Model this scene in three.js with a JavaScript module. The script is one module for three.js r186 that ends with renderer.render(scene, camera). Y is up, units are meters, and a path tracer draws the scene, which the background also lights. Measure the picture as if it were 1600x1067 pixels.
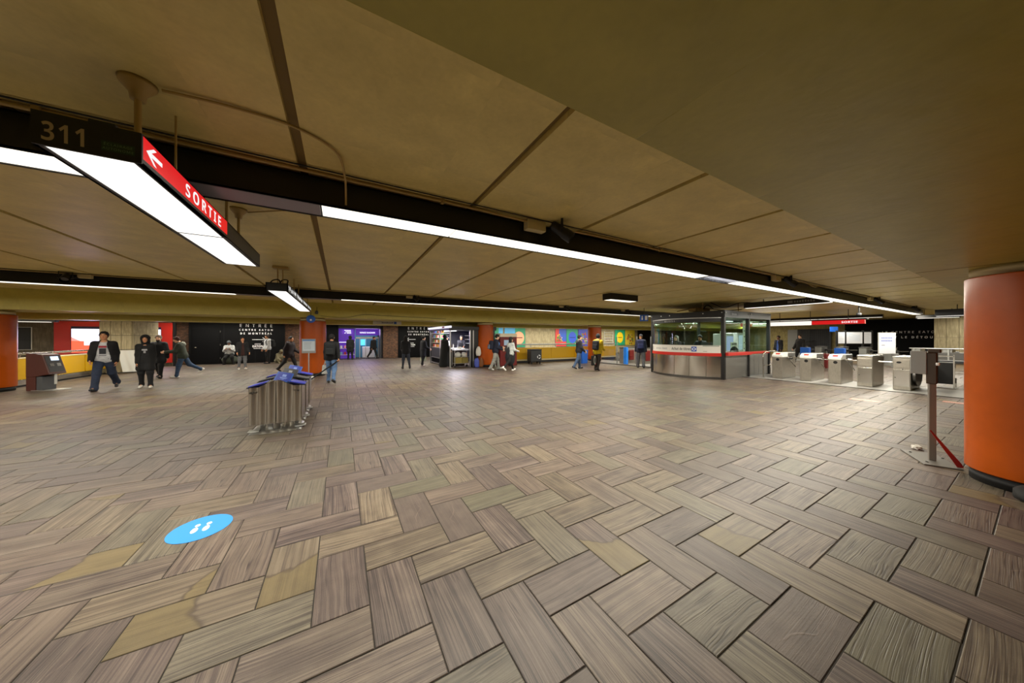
import * as THREE from 'three';
import { RoundedBoxGeometry } from 'three/addons/geometries/RoundedBoxGeometry.js';
import { mergeGeometries } from 'three/addons/utils/BufferGeometryUtils.js';
import { RectAreaLightUniformsLib } from 'three/addons/lights/RectAreaLightUniformsLib.js';

// ---------------------------------------------------------------- camera, exposure, light levels
RectAreaLightUniformsLib.init();
const scene = new THREE.Scene();
scene.background = new THREE.Color(0x000000);
const W = 1600, H = 1067, FOCAL = 474, EYE = 1.6, YAW = THREE.MathUtils.degToRad(29.5);
const camera = new THREE.PerspectiveCamera(2 * Math.atan(H / 2 / FOCAL) * 180 / Math.PI, W / H, 0.05, 120);
camera.position.set(0, EYE, 0);
camera.rotation.y = -YAW;
camera.setViewOffset(W, H, 0, 6.5, W, H);          // a shift lens: uprights stay upright, horizon a little above the middle
scene.add(camera);
const renderer = new THREE.WebGLRenderer({ antialias: true });
renderer.toneMapping = THREE.LinearToneMapping;
renderer.toneMappingExposure = 1.0;
renderer.shadowMap.enabled = true;
const TUBE = 48;              // radiance of the fluorescent strips
const TUBE_COLOR = 0xfff8e6;
const SIGN_TUBE = 9;         // radiance of the light boxes under the signs
const SCREEN = 9;

// ---------------------------------------------------------------- helpers
let seed = 20240611;
function rnd() { seed |= 0; seed = seed + 0x6D2B79F5 | 0; let t = Math.imul(seed ^ seed >>> 15, 1 | seed); t = t + Math.imul(t ^ t >>> 7, 61 | t) ^ t; return ((t ^ t >>> 14) >>> 0) / 4294967296; }
const hash2 = (x, y) => { let h = Math.imul(x | 0, 374761393) + Math.imul(y | 0, 668265263) | 0; h = Math.imul(h ^ h >>> 13, 1274126177); return ((h ^ h >>> 16) >>> 0) / 4294967296; };
const lerp = (a, b, t) => a + (b - a) * t, clamp = (x, a, b) => Math.min(b, Math.max(a, x)), smooth = t => t * t * (3 - 2 * t);
function noise2(x, y) {
  const xi = Math.floor(x), yi = Math.floor(y), fx = smooth(x - xi), fy = smooth(y - yi);
  return lerp(lerp(hash2(xi, yi), hash2(xi + 1, yi), fx), lerp(hash2(xi, yi + 1), hash2(xi + 1, yi + 1), fx), fy);
}
const fbm = (x, y, o = 4) => { let s = 0, a = 0.5, n = 0; for (let i = 0; i < o; i++) { s += a * noise2(x, y); n += a; a /= 2; x = x * 2.03 + 17.1; y = y * 2.03 + 5.7; } return s / n; };
const used = {};
function numbered(name) { const n = used[name] = (used[name] ?? -1) + 1; return n ? name + '_' + String(n).padStart(3, '0') : name; }
function finish(o) { o.traverse(m => { if (m.isMesh) { m.castShadow = true; m.receiveShadow = true; } }); return o; }
function tag(o, label, category, group) { Object.assign(o.userData, { label, category }); if (group) o.userData.group = group; return o; }
function thing(name, label, category, [x, y, z] = [0, 0, 0], turn = 0, group) {
  const o = new THREE.Group(); o.name = numbered(name); o.position.set(x, y, z); o.rotation.y = turn; scene.add(o);
  return tag(o, label, category, group);
}
function merged(g) { if (!Array.isArray(g)) return g; g = g.filter(Boolean).map(a => a.index ? a.toNonIndexed() : a); for (const a of g) for (const k of Object.keys(a.attributes)) if (!['position', 'normal', 'uv', 'color'].includes(k)) a.deleteAttribute(k); return g.length > 1 ? mergeGeometries(g) : g[0]; }
function part(name, geo, mat, parent, label) {
  const m = new THREE.Mesh(merged(geo), mat); m.name = name; parent.add(m); m.castShadow = m.receiveShadow = true;
  if (label) m.userData.label = label; return m;
}
function solo(name, label, category, geo, mat, pos = [0, 0, 0], turn = 0, group) {
  const m = new THREE.Mesh(merged(geo), mat); m.name = numbered(name); m.position.set(...pos); m.rotation.y = turn; scene.add(m);
  m.castShadow = m.receiveShadow = true; return tag(m, label, category, group);
}
function struct(name, geo, mat, label) {
  const m = new THREE.Mesh(merged(geo), mat); m.name = numbered(name); scene.add(m); m.userData.kind = 'structure'; m.userData.label = label;
  m.castShadow = m.receiveShadow = true; return m;
}
function metres(g, w, h, d) { // uv of a box in metres
  const uv = g.attributes.uv, s = [[d, h], [d, h], [w, d], [w, d], [w, h], [w, h]];
  for (let i = 0; i < uv.count; i++) { const f = s[Math.floor(i / 4)]; uv.setXY(i, uv.getX(i) * f[0], uv.getY(i) * f[1]); }
  return g;
}
function bx(w, h, d, x = 0, y = 0, z = 0, ry = 0, rx = 0, rz = 0) { // centre x,z ; base y
  const g = metres(new THREE.BoxGeometry(w, h, d), w, h, d);
  if (rx || ry || rz) g.applyMatrix4(new THREE.Matrix4().makeRotationFromEuler(new THREE.Euler(rx, ry, rz, 'YXZ')));
  return g.translate(x, y + h / 2, z);
}
function rb(w, h, d, x = 0, y = 0, z = 0, r = 0.01, seg = 1) { const g = new RoundedBoxGeometry(w, h, d, seg, Math.min(r, w / 2.01, h / 2.01, d / 2.01)); return g.translate(x, y + h / 2, z); }
function cyl(r0, r1, h, x, y, z, n = 20, open = false) { return new THREE.CylinderGeometry(r1, r0, h, n, 1, open).translate(x, y + h / 2, z); }
const V = (x, y, z) => new THREE.Vector3(x, y, z);
function bar(a, b, r, n = 8) { // round bar between two points
  a = V(...a); b = V(...b); const d = b.clone().sub(a), g = new THREE.CylinderGeometry(r, r, d.length(), n);
  g.applyQuaternion(new THREE.Quaternion().setFromUnitVectors(V(0, 1, 0), d.clone().normalize()));
  return g.translate(...a.add(b).multiplyScalar(0.5).toArray());
}
function sqbar(a, b, w, d = w) { const A = V(...a), B = V(...b), D = B.clone().sub(A), g = new THREE.BoxGeometry(w, D.length(), d); g.applyQuaternion(new THREE.Quaternion().setFromUnitVectors(V(0, 1, 0), D.clone().normalize())); return g.translate(...A.add(B).multiplyScalar(0.5).toArray()); }
function tube(pts, r, n = 40, rad = 6) { return new THREE.TubeGeometry(new THREE.CatmullRomCurve3(pts.map(p => V(...p))), n, r, rad, false); }
function lathe(pts, n = 32) { return new THREE.LatheGeometry(pts.map(p => new THREE.Vector2(...p)), n); }
function prism(pts, depth, bevel = 0) { // outline in x,y extruded along +z
  const s = new THREE.Shape(pts.map(p => new THREE.Vector2(...p)));
  return new THREE.ExtrudeGeometry(s, { depth, bevelEnabled: bevel > 0, bevelSize: bevel, bevelThickness: bevel, bevelSegments: 1, curveSegments: 12 });
}
function quad(w, h, x, y, z, ry = 0, rx = 0) { const g = new THREE.PlaneGeometry(w, h); g.applyMatrix4(new THREE.Matrix4().makeRotationFromEuler(new THREE.Euler(rx, ry, 0, 'YXZ'))); return g.translate(x, y, z); }
function sideLight(parent, w, h, color, intensity, x, y, z, ry) { // shines along (-sin ry, 0, -cos ry)
  const l = new THREE.RectAreaLight(color, intensity, w, h); l.name = 'panel_light'; l.position.set(x, y, z); l.rotation.y = ry; parent.add(l); return l;
}
function downLight(parent, lx, lz, color, intensity, x, y, z) {
  const l = new THREE.RectAreaLight(color, intensity, lx, lz); l.name = 'lamp_light'; l.position.set(x, y, z); l.rotation.x = -Math.PI / 2; parent.add(l); return l;
}
// ---------------------------------------------------------------- textures
function dataTex(w, h, fn, srgb = true, repeat = true) {
  const a = new Uint8Array(w * h * 4);
  for (let y = 0, i = 0; y < h; y++) for (let x = 0; x < w; x++, i += 4) { const c = fn(x, y); a[i] = c[0]; a[i + 1] = c[1]; a[i + 2] = c[2]; a[i + 3] = 255; }
  const t = new THREE.DataTexture(a, w, h); t.magFilter = THREE.LinearFilter; t.minFilter = THREE.LinearMipmapLinearFilter; t.generateMipmaps = true;
  if (repeat) t.wrapS = t.wrapT = THREE.RepeatWrapping; if (srgb) t.colorSpace = THREE.SRGBColorSpace; t.needsUpdate = true; return t;
}
function print(w, h, draw, bg) {
  const c = document.createElement('canvas'); c.width = w; c.height = h; const x = c.getContext('2d');
  if (bg) { x.fillStyle = bg; x.fillRect(0, 0, w, h); } draw(x, w, h);
  const t = new THREE.CanvasTexture(c); t.colorSpace = THREE.SRGBColorSpace; t.anisotropy = 8; return t;
}
function words(x, s, px, py, size, color, { bold = true, align = 'center', spread = 0, squeeze = 1 } = {}) {
  x.save(); x.fillStyle = color; x.font = (bold ? 'bold ' : '') + size + 'px sans-serif'; x.textBaseline = 'middle'; x.translate(px, py); x.scale(squeeze, 1);
  if (spread) { let total = 0; for (const c of s) total += x.measureText(c).width + spread; total -= spread; let at = align === 'center' ? -total / 2 : align === 'right' ? -total : 0; x.textAlign = 'left'; for (const c of s) { x.fillText(c, at, 0); at += x.measureText(c).width + spread; } }
  else { x.textAlign = align; x.fillText(s, 0, 0); }
  x.restore();
}
const paint = (color, roughness = 0.5, more = {}) => new THREE.MeshStandardMaterial({ color, roughness, ...more });
const metal = (color, roughness = 0.3, more = {}) => new THREE.MeshStandardMaterial({ color, roughness, metalness: 1, ...more });
const glow = (color, intensity, more = {}) => new THREE.MeshStandardMaterial({ color: 0x111111, emissive: color, emissiveIntensity: intensity, roughness: 0.4, ...more });
const printed = (t, roughness = 0.45, specularIntensity = 1) => new THREE.MeshPhysicalMaterial({ map: t, roughness, specularIntensity });
const litPrint = (t, k) => new THREE.MeshStandardMaterial({ color: 0x000000, emissive: 0xffffff, emissiveMap: t, emissiveIntensity: k, roughness: 0.35 });

const paintTex = dataTex(512, 512, (x, y) => { const n = fbm(x / 90, y / 90, 4), m = fbm(x / 11 + 40, y / 11, 2); const v = 232 + (n - 0.5) * 26 + (m - 0.5) * 10; return [v, v - 1, v - 3]; });
const paintBump = dataTex(256, 256, (x, y) => { const v = 128 + (fbm(x / 24, y / 24, 4) - 0.5) * 200; return [v, v, v]; }, false);
const steelTex = dataTex(256, 512, (x, y) => { const n = noise2(x / 1.4, y / 160), m = fbm(x / 60, y / 70, 3), k = fbm(x / 18 + 9, y / 40, 3); const v = 212 + (n - 0.5) * 16 + (m - 0.5) * 18 + (k - 0.5) * 14; return [v, v - 3, v - 8]; });
const steelRough = dataTex(256, 256, (x, y) => { const v = 105 + (fbm(x / 30, y / 40, 3) - 0.5) * 90 + (noise2(x / 1.2, y / 90) - 0.5) * 40; return [v, v, v]; }, false);
const concreteTex = dataTex(512, 512, (x, y) => { const n = fbm(x / 14, y / 130, 4), m = fbm(x / 60 + 7, y / 70, 4), pit = hash2(x >> 1, y >> 1) > 0.985 ? 34 : 0; const v = 186 + (n - 0.5) * 64 + (m - 0.5) * 40 - pit; return [v, v - 6, v - 22]; });
const brickTex = dataTex(512, 512, (x, y) => {
  const row = Math.floor(y / 32), off = (row & 1) * 32, col = Math.floor(((x + off) % 512) / 64), fx = (x + off) % 64, fy = y % 32;
  if (fx < 4 || fy < 4) return [52, 42, 36]; const t = hash2(col + 31, row), n = fbm(x / 6, y / 6, 2) * 22; return [64 + t * 44 + n, 44 + t * 28 + n, 32 + t * 18 + n];
});
const cloakTex = dataTex(128, 128, (x, y) => { const v = 200 + (hash2(x, y) - 0.5) * 60 + (fbm(x / 20, y / 20, 3) - 0.5) * 60; return [v, v, v]; });

const M = {
  ceilingPaint: new THREE.MeshStandardMaterial({ color: 0xf4e092, map: paintTex, roughness: 0.42, bumpMap: paintBump, bumpScale: 0.004 }),
  beamPaint: new THREE.MeshStandardMaterial({ color: 0xcfc05a, map: paintTex, roughness: 0.4, bumpMap: paintBump, bumpScale: 0.003 }),
  jointPaint: paint(0x8a7343, 0.7),
  cream: paint(0xd8c99a, 0.45),
  orange: new THREE.MeshPhysicalMaterial({ color: 0xba5200, map: paintTex, roughness: 0.36, specularIntensity: 0.6, bumpMap: paintBump, bumpScale: 0.002 }),
  black: paint(0x0b0b0d, 0.42), blackMatt: paint(0x0a0a0b, 0.8), hoarding: new THREE.MeshPhysicalMaterial({ color: 0x050507, roughness: 0.6, specularIntensity: 0.25 }), rubber: paint(0x17171a, 0.75),
  charcoal: paint(0x2b2c30, 0.5), darkGrey: paint(0x46474a, 0.5), grey: paint(0x8a8a88, 0.5), pale: paint(0xc9c9c4, 0.5), white: paint(0xe8e8e4, 0.45),
  steel: new THREE.MeshStandardMaterial({ color: 0xd6d2ca, map: steelTex, roughness: 0.34, metalness: 0.88 }),
  steelSmooth: metal(0xc4c2bc, 0.2), steelDark: metal(0x6c6a68, 0.35), alu: metal(0xb7b7b5, 0.4), binSteel: new THREE.MeshStandardMaterial({ color: 0xb4aea4, roughness: 0.22, metalness: 1 }),
  concrete: new THREE.MeshStandardMaterial({ color: 0xd6cdb4, map: concreteTex, roughness: 0.85, bumpMap: concreteTex, bumpScale: 0.006 }),
  concreteDark: new THREE.MeshStandardMaterial({ color: 0x8c857a, map: concreteTex, roughness: 0.85 }),
  brick: new THREE.MeshStandardMaterial({ map: brickTex, roughness: 0.85, bumpMap: brickTex, bumpScale: 0.006 }),
  yellow: paint(0xd6a60a, 0.38), red: paint(0xc2251a, 0.4), redDark: paint(0x8c1a15, 0.45), brown: paint(0x4a2018, 0.4), maroon: paint(0x6d1414, 0.4),
  blue: paint(0x1657b8, 0.4), blueBag: new THREE.MeshStandardMaterial({ color: 0x1a2fc4, roughness: 0.35 }), purple: paint(0x5a2aa0, 0.4),
  glass: new THREE.MeshPhysicalMaterial({ color: 0xffffff, roughness: 0.02, transmission: 1, thickness: 0, ior: 1.5 }),
  glassGreen: new THREE.MeshPhysicalMaterial({ color: 0xe6f2ea, roughness: 0.02, transmission: 1, thickness: 0, ior: 1.5 }),
  tube: glow(TUBE_COLOR, 1.6), signTube: glow(0xfffaf2, 1.5), deadTube: paint(0x8f8a92, 0.5), cable: paint(0x15120e, 0.6), pipe: paint(0xb59a5e, 0.5),
};
// ================================================================ the setting
// ---- floor: slab and herringbone of sawn sandstone tiles, 0.297 x 0.594 m
const G = 0.2968, TX0 = 0.155, TZ0 = -1.11, JOINT = 0.0035;
const tileAtlas = (() => { // 4 x 8 slots of 512 x 256: each a different stone, sawn across its bedding
  const N = 2048, col = new Uint8Array(N * N * 4), hgt = new Uint8Array(N * N * 4);
  const pal = [ // light, mid, dark (sRGB)
    [[184, 168, 150], [150, 132, 118], [92, 74, 69]], [[172, 155, 143], [136, 118, 110], [84, 68, 67]], [[190, 175, 150], [156, 140, 118], [98, 81, 69]], [[176, 168, 146], [144, 134, 115], [88, 78, 66]],
  ];
  const mix3 = (t, P) => t < 0.5 ? [0, 1, 2].map(i => lerp(P[2][i], P[1][i], t * 2)) : [0, 1, 2].map(i => lerp(P[1][i], P[0][i], t * 2 - 1));
  for (let s = 0; s < 32; s++) {
    const sx = (s % 4) * 512, sy = Math.floor(s / 4) * 256, kind = s < 18 ? 0 : s < 24 ? 1 : s < 26 ? 2 : s < 28 ? 3 : 4, P = pal[[0, 1, 2, 0, 1, 2, 3, 0, 1, 0, 2, 1, 3][s % 13]];
    const o = s * 37.7, slope = (hash2(s, 5) - 0.5) * 0.16, contrast = 0.6 + hash2(s, 6) * 0.7, light = 0.93 + hash2(s, 7) * 0.14, curve = (hash2(s, 8) - 0.5) * 0.16, dense = 0.5 + hash2(s, 9) * 0.9, wobble = kind === 1 ? 0.07 : 0.018;
    for (let y = 0; y < 256; y++) for (let x = 0; x < 512; x++) {
      const u = x / 512, v = y / 256;
      const w = v + u * slope + (fbm(u * 1.6 + o, v * 2.5 + o, 3) - 0.5) * wobble * 2 + curve * (u - 0.5) * (u - 0.5);
      const fine = noise2(w * 120 + o, u * 2.2 + o) - 0.5, mid = noise2(w * 46 + o * 1.3, u * 1.3 + o) - 0.5, band = fbm(w * 11 + o, u * 0.6 + o, 3) - 0.5, grit = hash2(x + s * 991, y) - 0.5, blot = fbm(u * 6 + o, v * 4 + o, 4) - 0.5;
      const l1 = Math.pow(clamp(1 - Math.abs(noise2(w * 52 + o * 2.3, u * 0.9 + o) - 0.5) * 10, 0, 1), 0.9) * smooth(clamp(noise2(u * 3.3 + o, w * 9 + 3) * 2.2 - 0.5, 0, 1)) * dense;
      const l2 = Math.pow(clamp(1 - Math.abs(noise2(w * 40 + o * 3.1, u * 0.7 + 9 + o) - 0.5) * 14, 0, 1), 0.9) * smooth(clamp(noise2(u * 2.6 + o + 5, w * 7 + 8) * 2.2 - 0.6, 0, 1)) * dense;
      let c, h = 125 + band * 60 + fine * 60 + mid * 40 - l1 * 90;
      if (kind < 2) { c = mix3(clamp(0.52 + (band * 0.85 + mid * 0.42 + fine * 0.75 + blot * 0.35) * contrast, 0, 1), P); c = c.map((e, i) => lerp(lerp(e, P[2][i] * 0.9, l1 * 0.95), P[0][i] * 1.08, l2 * 0.7)); }
      if (kind === 2) { c = mix3(clamp(0.46 + blot * 0.6 + band * 0.3 + fine * 0.3, 0, 1), [[158, 142, 130], [138, 122, 113], [108, 92, 86]]); h = 125 + blot * 60 + fine * 50; }
      if (kind === 3) { c = mix3(clamp(0.5 + band * 0.9 + mid * 0.3 + fine * 0.4, 0, 1), [[168, 163, 138], [148, 142, 117], [112, 104, 86]]); c = c.map((e, i) => lerp(e, 104 - i * 8, l1 * 0.5)); }
      if (kind === 4) { // ochre stone, part of it brown behind a curved edge
        const b0 = mix3(clamp(0.5 + band * 0.8 + mid * 0.4 + fine * 0.4, 0, 1), P);
        const edge = u - 0.6 - 0.2 * Math.sin(v * 2.4 + s) + (fbm(u * 3 + o, v * 3, 3) - 0.5) * 0.3 + (s % 2 ? 0.62 : 0), rim = Math.exp(-edge * edge * 2600);
        const oc = mix3(clamp(0.52 + band * 0.5 + fine * 0.4 + blot * 0.3, 0, 1), [[174, 157, 114], [156, 138, 96], [128, 110, 78]]), k = smooth(clamp(edge * 60 + 0.5, 0, 1));
        c = [0, 1, 2].map(i => lerp(lerp(oc[i], b0[i], k), 92 - i * 16, rim * 0.6)); h = 128 + fine * 50;
      }
      const crack = kind < 3 && s % 7 === 3 ? Math.exp(-Math.pow((v - 0.5 - 0.35 * Math.sin(u * 5 + o) * fbm(u * 4 + o, 3, 3)) * 60, 2)) * clamp(1 - Math.abs(u - 0.6) * 3, 0, 1) : 0;
      const wear = 1 + (fbm(u * 5 + o * 3, v * 3, 3) - 0.5) * 0.16, i = ((sy + y) * N + sx + x) * 4;
      for (let q = 0; q < 3; q++) col[i + q] = clamp((c[q] * light * wear + grit * 20) * (1 + crack * 0.25), 0, 255);
      col[i + 3] = 255; h = clamp(h + grit * 36 + crack * 60, 0, 255); hgt[i] = hgt[i + 1] = hgt[i + 2] = h; hgt[i + 3] = 255;
    }
  }
  const mk = (a, srgb) => { const t = new THREE.DataTexture(a, N, N); t.magFilter = THREE.LinearFilter; t.minFilter = THREE.LinearMipmapLinearFilter; t.generateMipmaps = true; t.anisotropy = 8; if (srgb) t.colorSpace = THREE.SRGBColorSpace; t.needsUpdate = true; return t; };
  return { map: mk(col, true), bump: mk(hgt, false) };
})();
const tileMat = new THREE.MeshStandardMaterial({ color: 0xa5a2a0, map: tileAtlas.map, bumpMap: tileAtlas.bump, bumpScale: 0.0016, roughness: 0.47 });
function tileGeometry(slot, flip, len = 2 * G, wid = G) { // long side along x, centred, top at y = 0
  const a = len / 2 - JOINT, b = wid / 2 - JOINT, e = 0.0035, p = [], uv = [];
  const U = (slot % 4) / 4, Vv = Math.floor(slot / 4) / 8, f = flip ? -1 : 1;
  const T = (x, z) => [U + (0.5 + f * x / (2 * G) * 0.96) / 4, Vv + (0.5 - f * z / G * 0.94) / 8];
  const put = (...q) => { for (const k of [0, 1, 2, 0, 2, 3]) { p.push(...q[k]); uv.push(...T(q[k][0], q[k][2])); } };
  const ia = a - e, ib = b - e, lo = -0.012, m = -0.0025;
  put([-ia, 0, ib], [ia, 0, ib], [ia, 0, -ib], [-ia, 0, -ib]);
  const ring = (r0, y0, r1, y1) => { const c0 = [[-a + r0, y0, b - r0], [a - r0, y0, b - r0], [a - r0, y0, -b + r0], [-a + r0, y0, -b + r0]], c1 = [[-a + r1, y1, b - r1], [a - r1, y1, b - r1], [a - r1, y1, -b + r1], [-a + r1, y1, -b + r1]]; for (let i = 0; i < 4; i++) { const j = (i + 1) % 4; put(c1[i], c1[j], c0[j], c0[i]); } };
  ring(e, 0, 0, m); ring(0, m, 0, lo);
  const g = new THREE.BufferGeometry(); g.setAttribute('position', new THREE.Float32BufferAttribute(p, 3)); g.setAttribute('uv', new THREE.Float32BufferAttribute(uv, 2)); g.computeVertexNormals(); return g;
}
const tileGeos = []; for (let s = 0; s < 32; s++) tileGeos.push([tileGeometry(s, false), tileGeometry(s, true)]);
const XMIN = -21, XMAX = 41, ZMIN = -28, ZMAX = 2.4;
const floor = struct('floor', bx(XMAX - XMIN, 0.2, ZMAX - ZMIN, (XMAX + XMIN) / 2, -0.2045, (ZMAX + ZMIN) / 2), paint(0x2e2924, 0.9), 'herringbone floor of striped brown sandstone tiles with dark joints');
(() => {
  const list = [];
  const c = Math.cos(YAW), s = Math.sin(YAW);
  for (let i = Math.floor((XMIN - TX0) / G); i < (26 - TX0) / G; i++) for (let j = -11; j < 85; j++) {
    const m = (((i + j) % 4) + 4) % 4; if (m !== 0 && m !== 2) continue;
    const x = TX0 + G * (i + (m === 0 ? 1 : 0.5)), z = TZ0 - G * (j + (m === 0 ? 0.5 : 1));
    if (x < XMIN + 0.4 || z < -24.6 || z > 2) continue;
    if (x > 14.25 && x < 16.3 && z < 0.4) continue;                               // grey strip under the gates
    if (x > 16.3 && z < -12) continue;
    const d = x * s - z * c, l = x * c + z * s; // depth and sideways from the camera
    const inView = d > 0.45 && Math.abs(l / d) < 1.78 && EYE / d * FOCAL < 590;
    const near = inView ? (0.176 * EYE / (d * d * d)) : 0;
    const hz = hash2(i * 3 + 7, j * 5 + 1), oc = 0.035 + 0.3 * Math.exp(-((x + 1.5) ** 2 / 1.3 + (z + 2.9) ** 2 / 0.7)) + 0.09 * Math.exp(-((x - 4) ** 2 / 4 + (z + 4) ** 2 / 3));
    const k = hash2(i + 113, j - 57); const slot = hz < oc ? 28 + Math.floor(k * 3.99) : Math.floor(k * 27.99);
    list.push({ x, z, turn: m === 2 ? Math.PI / 2 : 0, slot, flip: hash2(i, j + 991) > 0.5 ? 1 : 0, near, dy: (hash2(i + 5, j + 9) - 0.5) * 0.0016, tx: (hash2(i + 15, j) - 0.5) * 0.004, tz: (hash2(i, j + 19) - 0.5) * 0.003 });
  }
  list.sort((a, b) => b.near - a.near);
  const far = [];
  list.forEach((t, n) => {
    const o = new THREE.Mesh(tileGeos[t.slot][t.flip], tileMat); o.name = 'tile'; o.position.set(t.x, t.dy, t.z); o.rotation.set(t.tx, t.turn, t.tz); o.receiveShadow = o.castShadow = true;
    if (n < 300) floor.add(o); else { o.updateMatrix(); far.push(tileGeos[t.slot][t.flip].clone().applyMatrix4(o.matrix)); }
  });
  const rest = part('tile', mergeGeometries(far), tileMat, floor); rest.userData.kind = 'stuff';
  part('gate_strip', bx(2.0, 0.012, 20, 15.27, -0.008, -9.8), paint(0x8d8b88, 0.55), floor, 'grey granite strip under the ticket gates');
  part('threshold', [bx(0.09, 0.02, 16, 14.2, -0.01, -7.9)], metal(0x55524e, 0.5), floor, 'dark metal threshold in front of the gates');
  part('far_paving', bx(XMAX - 26.2, 0.012, 27, (XMAX + 26.2) / 2, -0.009, -11.2), new THREE.MeshStandardMaterial({ color: 0x9b8a78, roughness: 0.5, map: concreteTex }), floor, 'brown paving beyond the gates');
})();
// ---- ceiling: slab and long precast panels between the beams
const CEIL = 3.0, BEAM = 2.4;
const ceiling = struct('ceiling', bx(XMAX - XMIN, 0.25, ZMAX - ZMIN, (XMAX + XMIN) / 2, CEIL + 0.045, (ZMAX + ZMIN) / 2), M.jointPaint, 'painted concrete ceiling of long panels with recessed joints');
for (let k = -14; k < 27; k++) { // joints every 1.5 m
  const x0 = -0.27 + 1.5 * k, w = 1.5 - 0.065, xc = x0 + 0.75;
  part('ceiling_panel', bx(w, 0.05, 13.72, xc, CEIL, -7.65), M.ceilingPaint, ceiling);
}
struct('ceiling', bx(XMAX - XMIN, 0.05, 11.6, (XMAX + XMIN) / 2, 2.64, -22.6), M.ceilingPaint, 'lower plain ceiling over the shop passage');
// ---- beams along x
const beam1 = struct('trim', [bx(XMAX - XMIN, 0.66, 1.62, (XMAX + XMIN) / 2, BEAM - 0.03, 0.02)], M.beamPaint, 'broad olive painted ceiling beam right above the camera');
beam1.name = 'trim_1';
const beam2 = struct('trim', [bx(XMAX - XMIN, 0.66, 1.7, (XMAX + XMIN) / 2, BEAM, -15.36)], M.beamPaint, 'yellow painted ceiling beam across the far side of the hall'); beam2.name = 'trim_2';
const beam3 = struct('trim', [bx(XMAX - XMIN, 0.8, 0.6, (XMAX + XMIN) / 2, 2.2, -16.6)], M.beamPaint, 'lower yellow beam just behind the far beam'); beam3.name = 'trim_3';
// soffit joint of the near beam near the orange column
part('joint', [bx(0.02, 0.004, 1.6, 6.0, BEAM - 0.032, 0.02), bx(0.02, 0.004, 1.6, 14.0, BEAM - 0.032, 0.02)], M.jointPaint, beam1);
// ---- walls closing the hall
struct('wall_near', bx(XMAX - XMIN, 3.3, 0.2, (XMAX + XMIN) / 2, 0, ZMAX + 0.1), new THREE.MeshStandardMaterial({ map: brickTex, color: 0x4a4038, roughness: 0.9 }), 'brown wall behind the viewer');
struct('wall_left', bx(0.2, 3.3, ZMAX - ZMIN, XMIN - 0.1, 0, (ZMAX + ZMIN) / 2), M.concreteDark, 'dark concrete wall closing the left end');
struct('wall_right', bx(0.2, 3.3, ZMAX - ZMIN, XMAX + 0.1, 0, (ZMAX + ZMIN) / 2), M.concrete, 'pale concrete wall at the far right end');
struct('wall_back', [bx(XMAX - XMIN, 3.3, 0.2, (XMAX + XMIN) / 2, 0, ZMIN - 0.1)], M.concreteDark, 'rear wall behind the shop fronts');
// ================================================================ walls of the back passage and of the left bay
struct('wall_bay', bx(13.4, 2.7, 0.3, -14.9, 0, -24.2), M.concreteDark, 'dark concrete wall of the left bay behind the yellow parapet');
struct('wall_brick_left', bx(0.66, 2.7, 0.3, -7.92, 0, -24.9), M.brick, 'narrow dark brick wall beside the left black hoarding');
struct('wall_brick_centre', bx(2.4, 2.7, 0.3, -2.05, 0, -25.2), M.brick, 'dark brick wall right of the left black hoarding');
struct('wall_black', bx(0.75, 2.7, 0.3, -0.5, 0, -25.2), M.hoarding, 'black wall panel left of the purple shop');
struct('wall_brick_right', bx(1.1, 2.7, 0.3, 3.4, 0, -25.2), M.brick, 'dark brick wall right of the purple shop');
struct('wall_stairs', bx(20, 2.7, 0.3, 18.2, 0, -22.2), M.concrete, 'board-marked concrete wall behind the right stairwell, carrying posters');
struct('wall_side', bx(0.3, 2.7, 3, 8.05, 0, -23.6), M.concreteDark, 'dark return wall between the passage and the stairwell');
(() => { // concrete pier, cast in panels
  const p = struct('wall_pier', [bx(0.98, 2.7, 2.2, -8.68, 0, -21.52)], M.concreteDark, 'square pier clad with pale concrete panels in front of the red screens');
  for (const [y, h] of [[0.02, 1.66], [1.7, 0.64]]) for (const [x, w] of [[-9.0, 0.31], [-8.68, 0.31], [-8.36, 0.31]]) part('panel', rb(w, h, 0.03, x, y, -20.41, 0.006), M.concrete, p);
  for (const [y, h] of [[0.02, 1.66], [1.7, 0.64]]) for (const z of [-20.95, -22.05]) part('panel', rb(0.03, h, 1.08, -8.18, y, z, 0.006), M.concrete, p);
})();
(() => { // far right: concrete flank wall of boards and the wall behind the far gates
  const w = struct('wall_flank', [bx(0.4, 3.2, 8, 32.2, 0, 0.52)], M.concreteDark, 'pale board-marked concrete wall beside the orange column');
  for (let i = 0; i < 9; i++) for (const [y, h] of [[0.62, 0.98], [1.61, 1.4]]) part('panel', rb(0.05, h, 0.43, 31.98, y, -3.26 + i * 0.44, 0.008), M.concrete, w);
  part('ledge', rb(0.5, 0.12, 7.9, 31.8, 0.5, 0.5, 0.02), M.darkGrey, w, 'dark stone ledge along the wall');
  struct('wall_far', bx(0.3, 3.2, 18, 36.9, 0, -11.8), new THREE.MeshStandardMaterial({ color: 0xd2c690, map: concreteTex, roughness: 0.7 }), 'yellowish wall beyond the far gates');
})();

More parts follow.
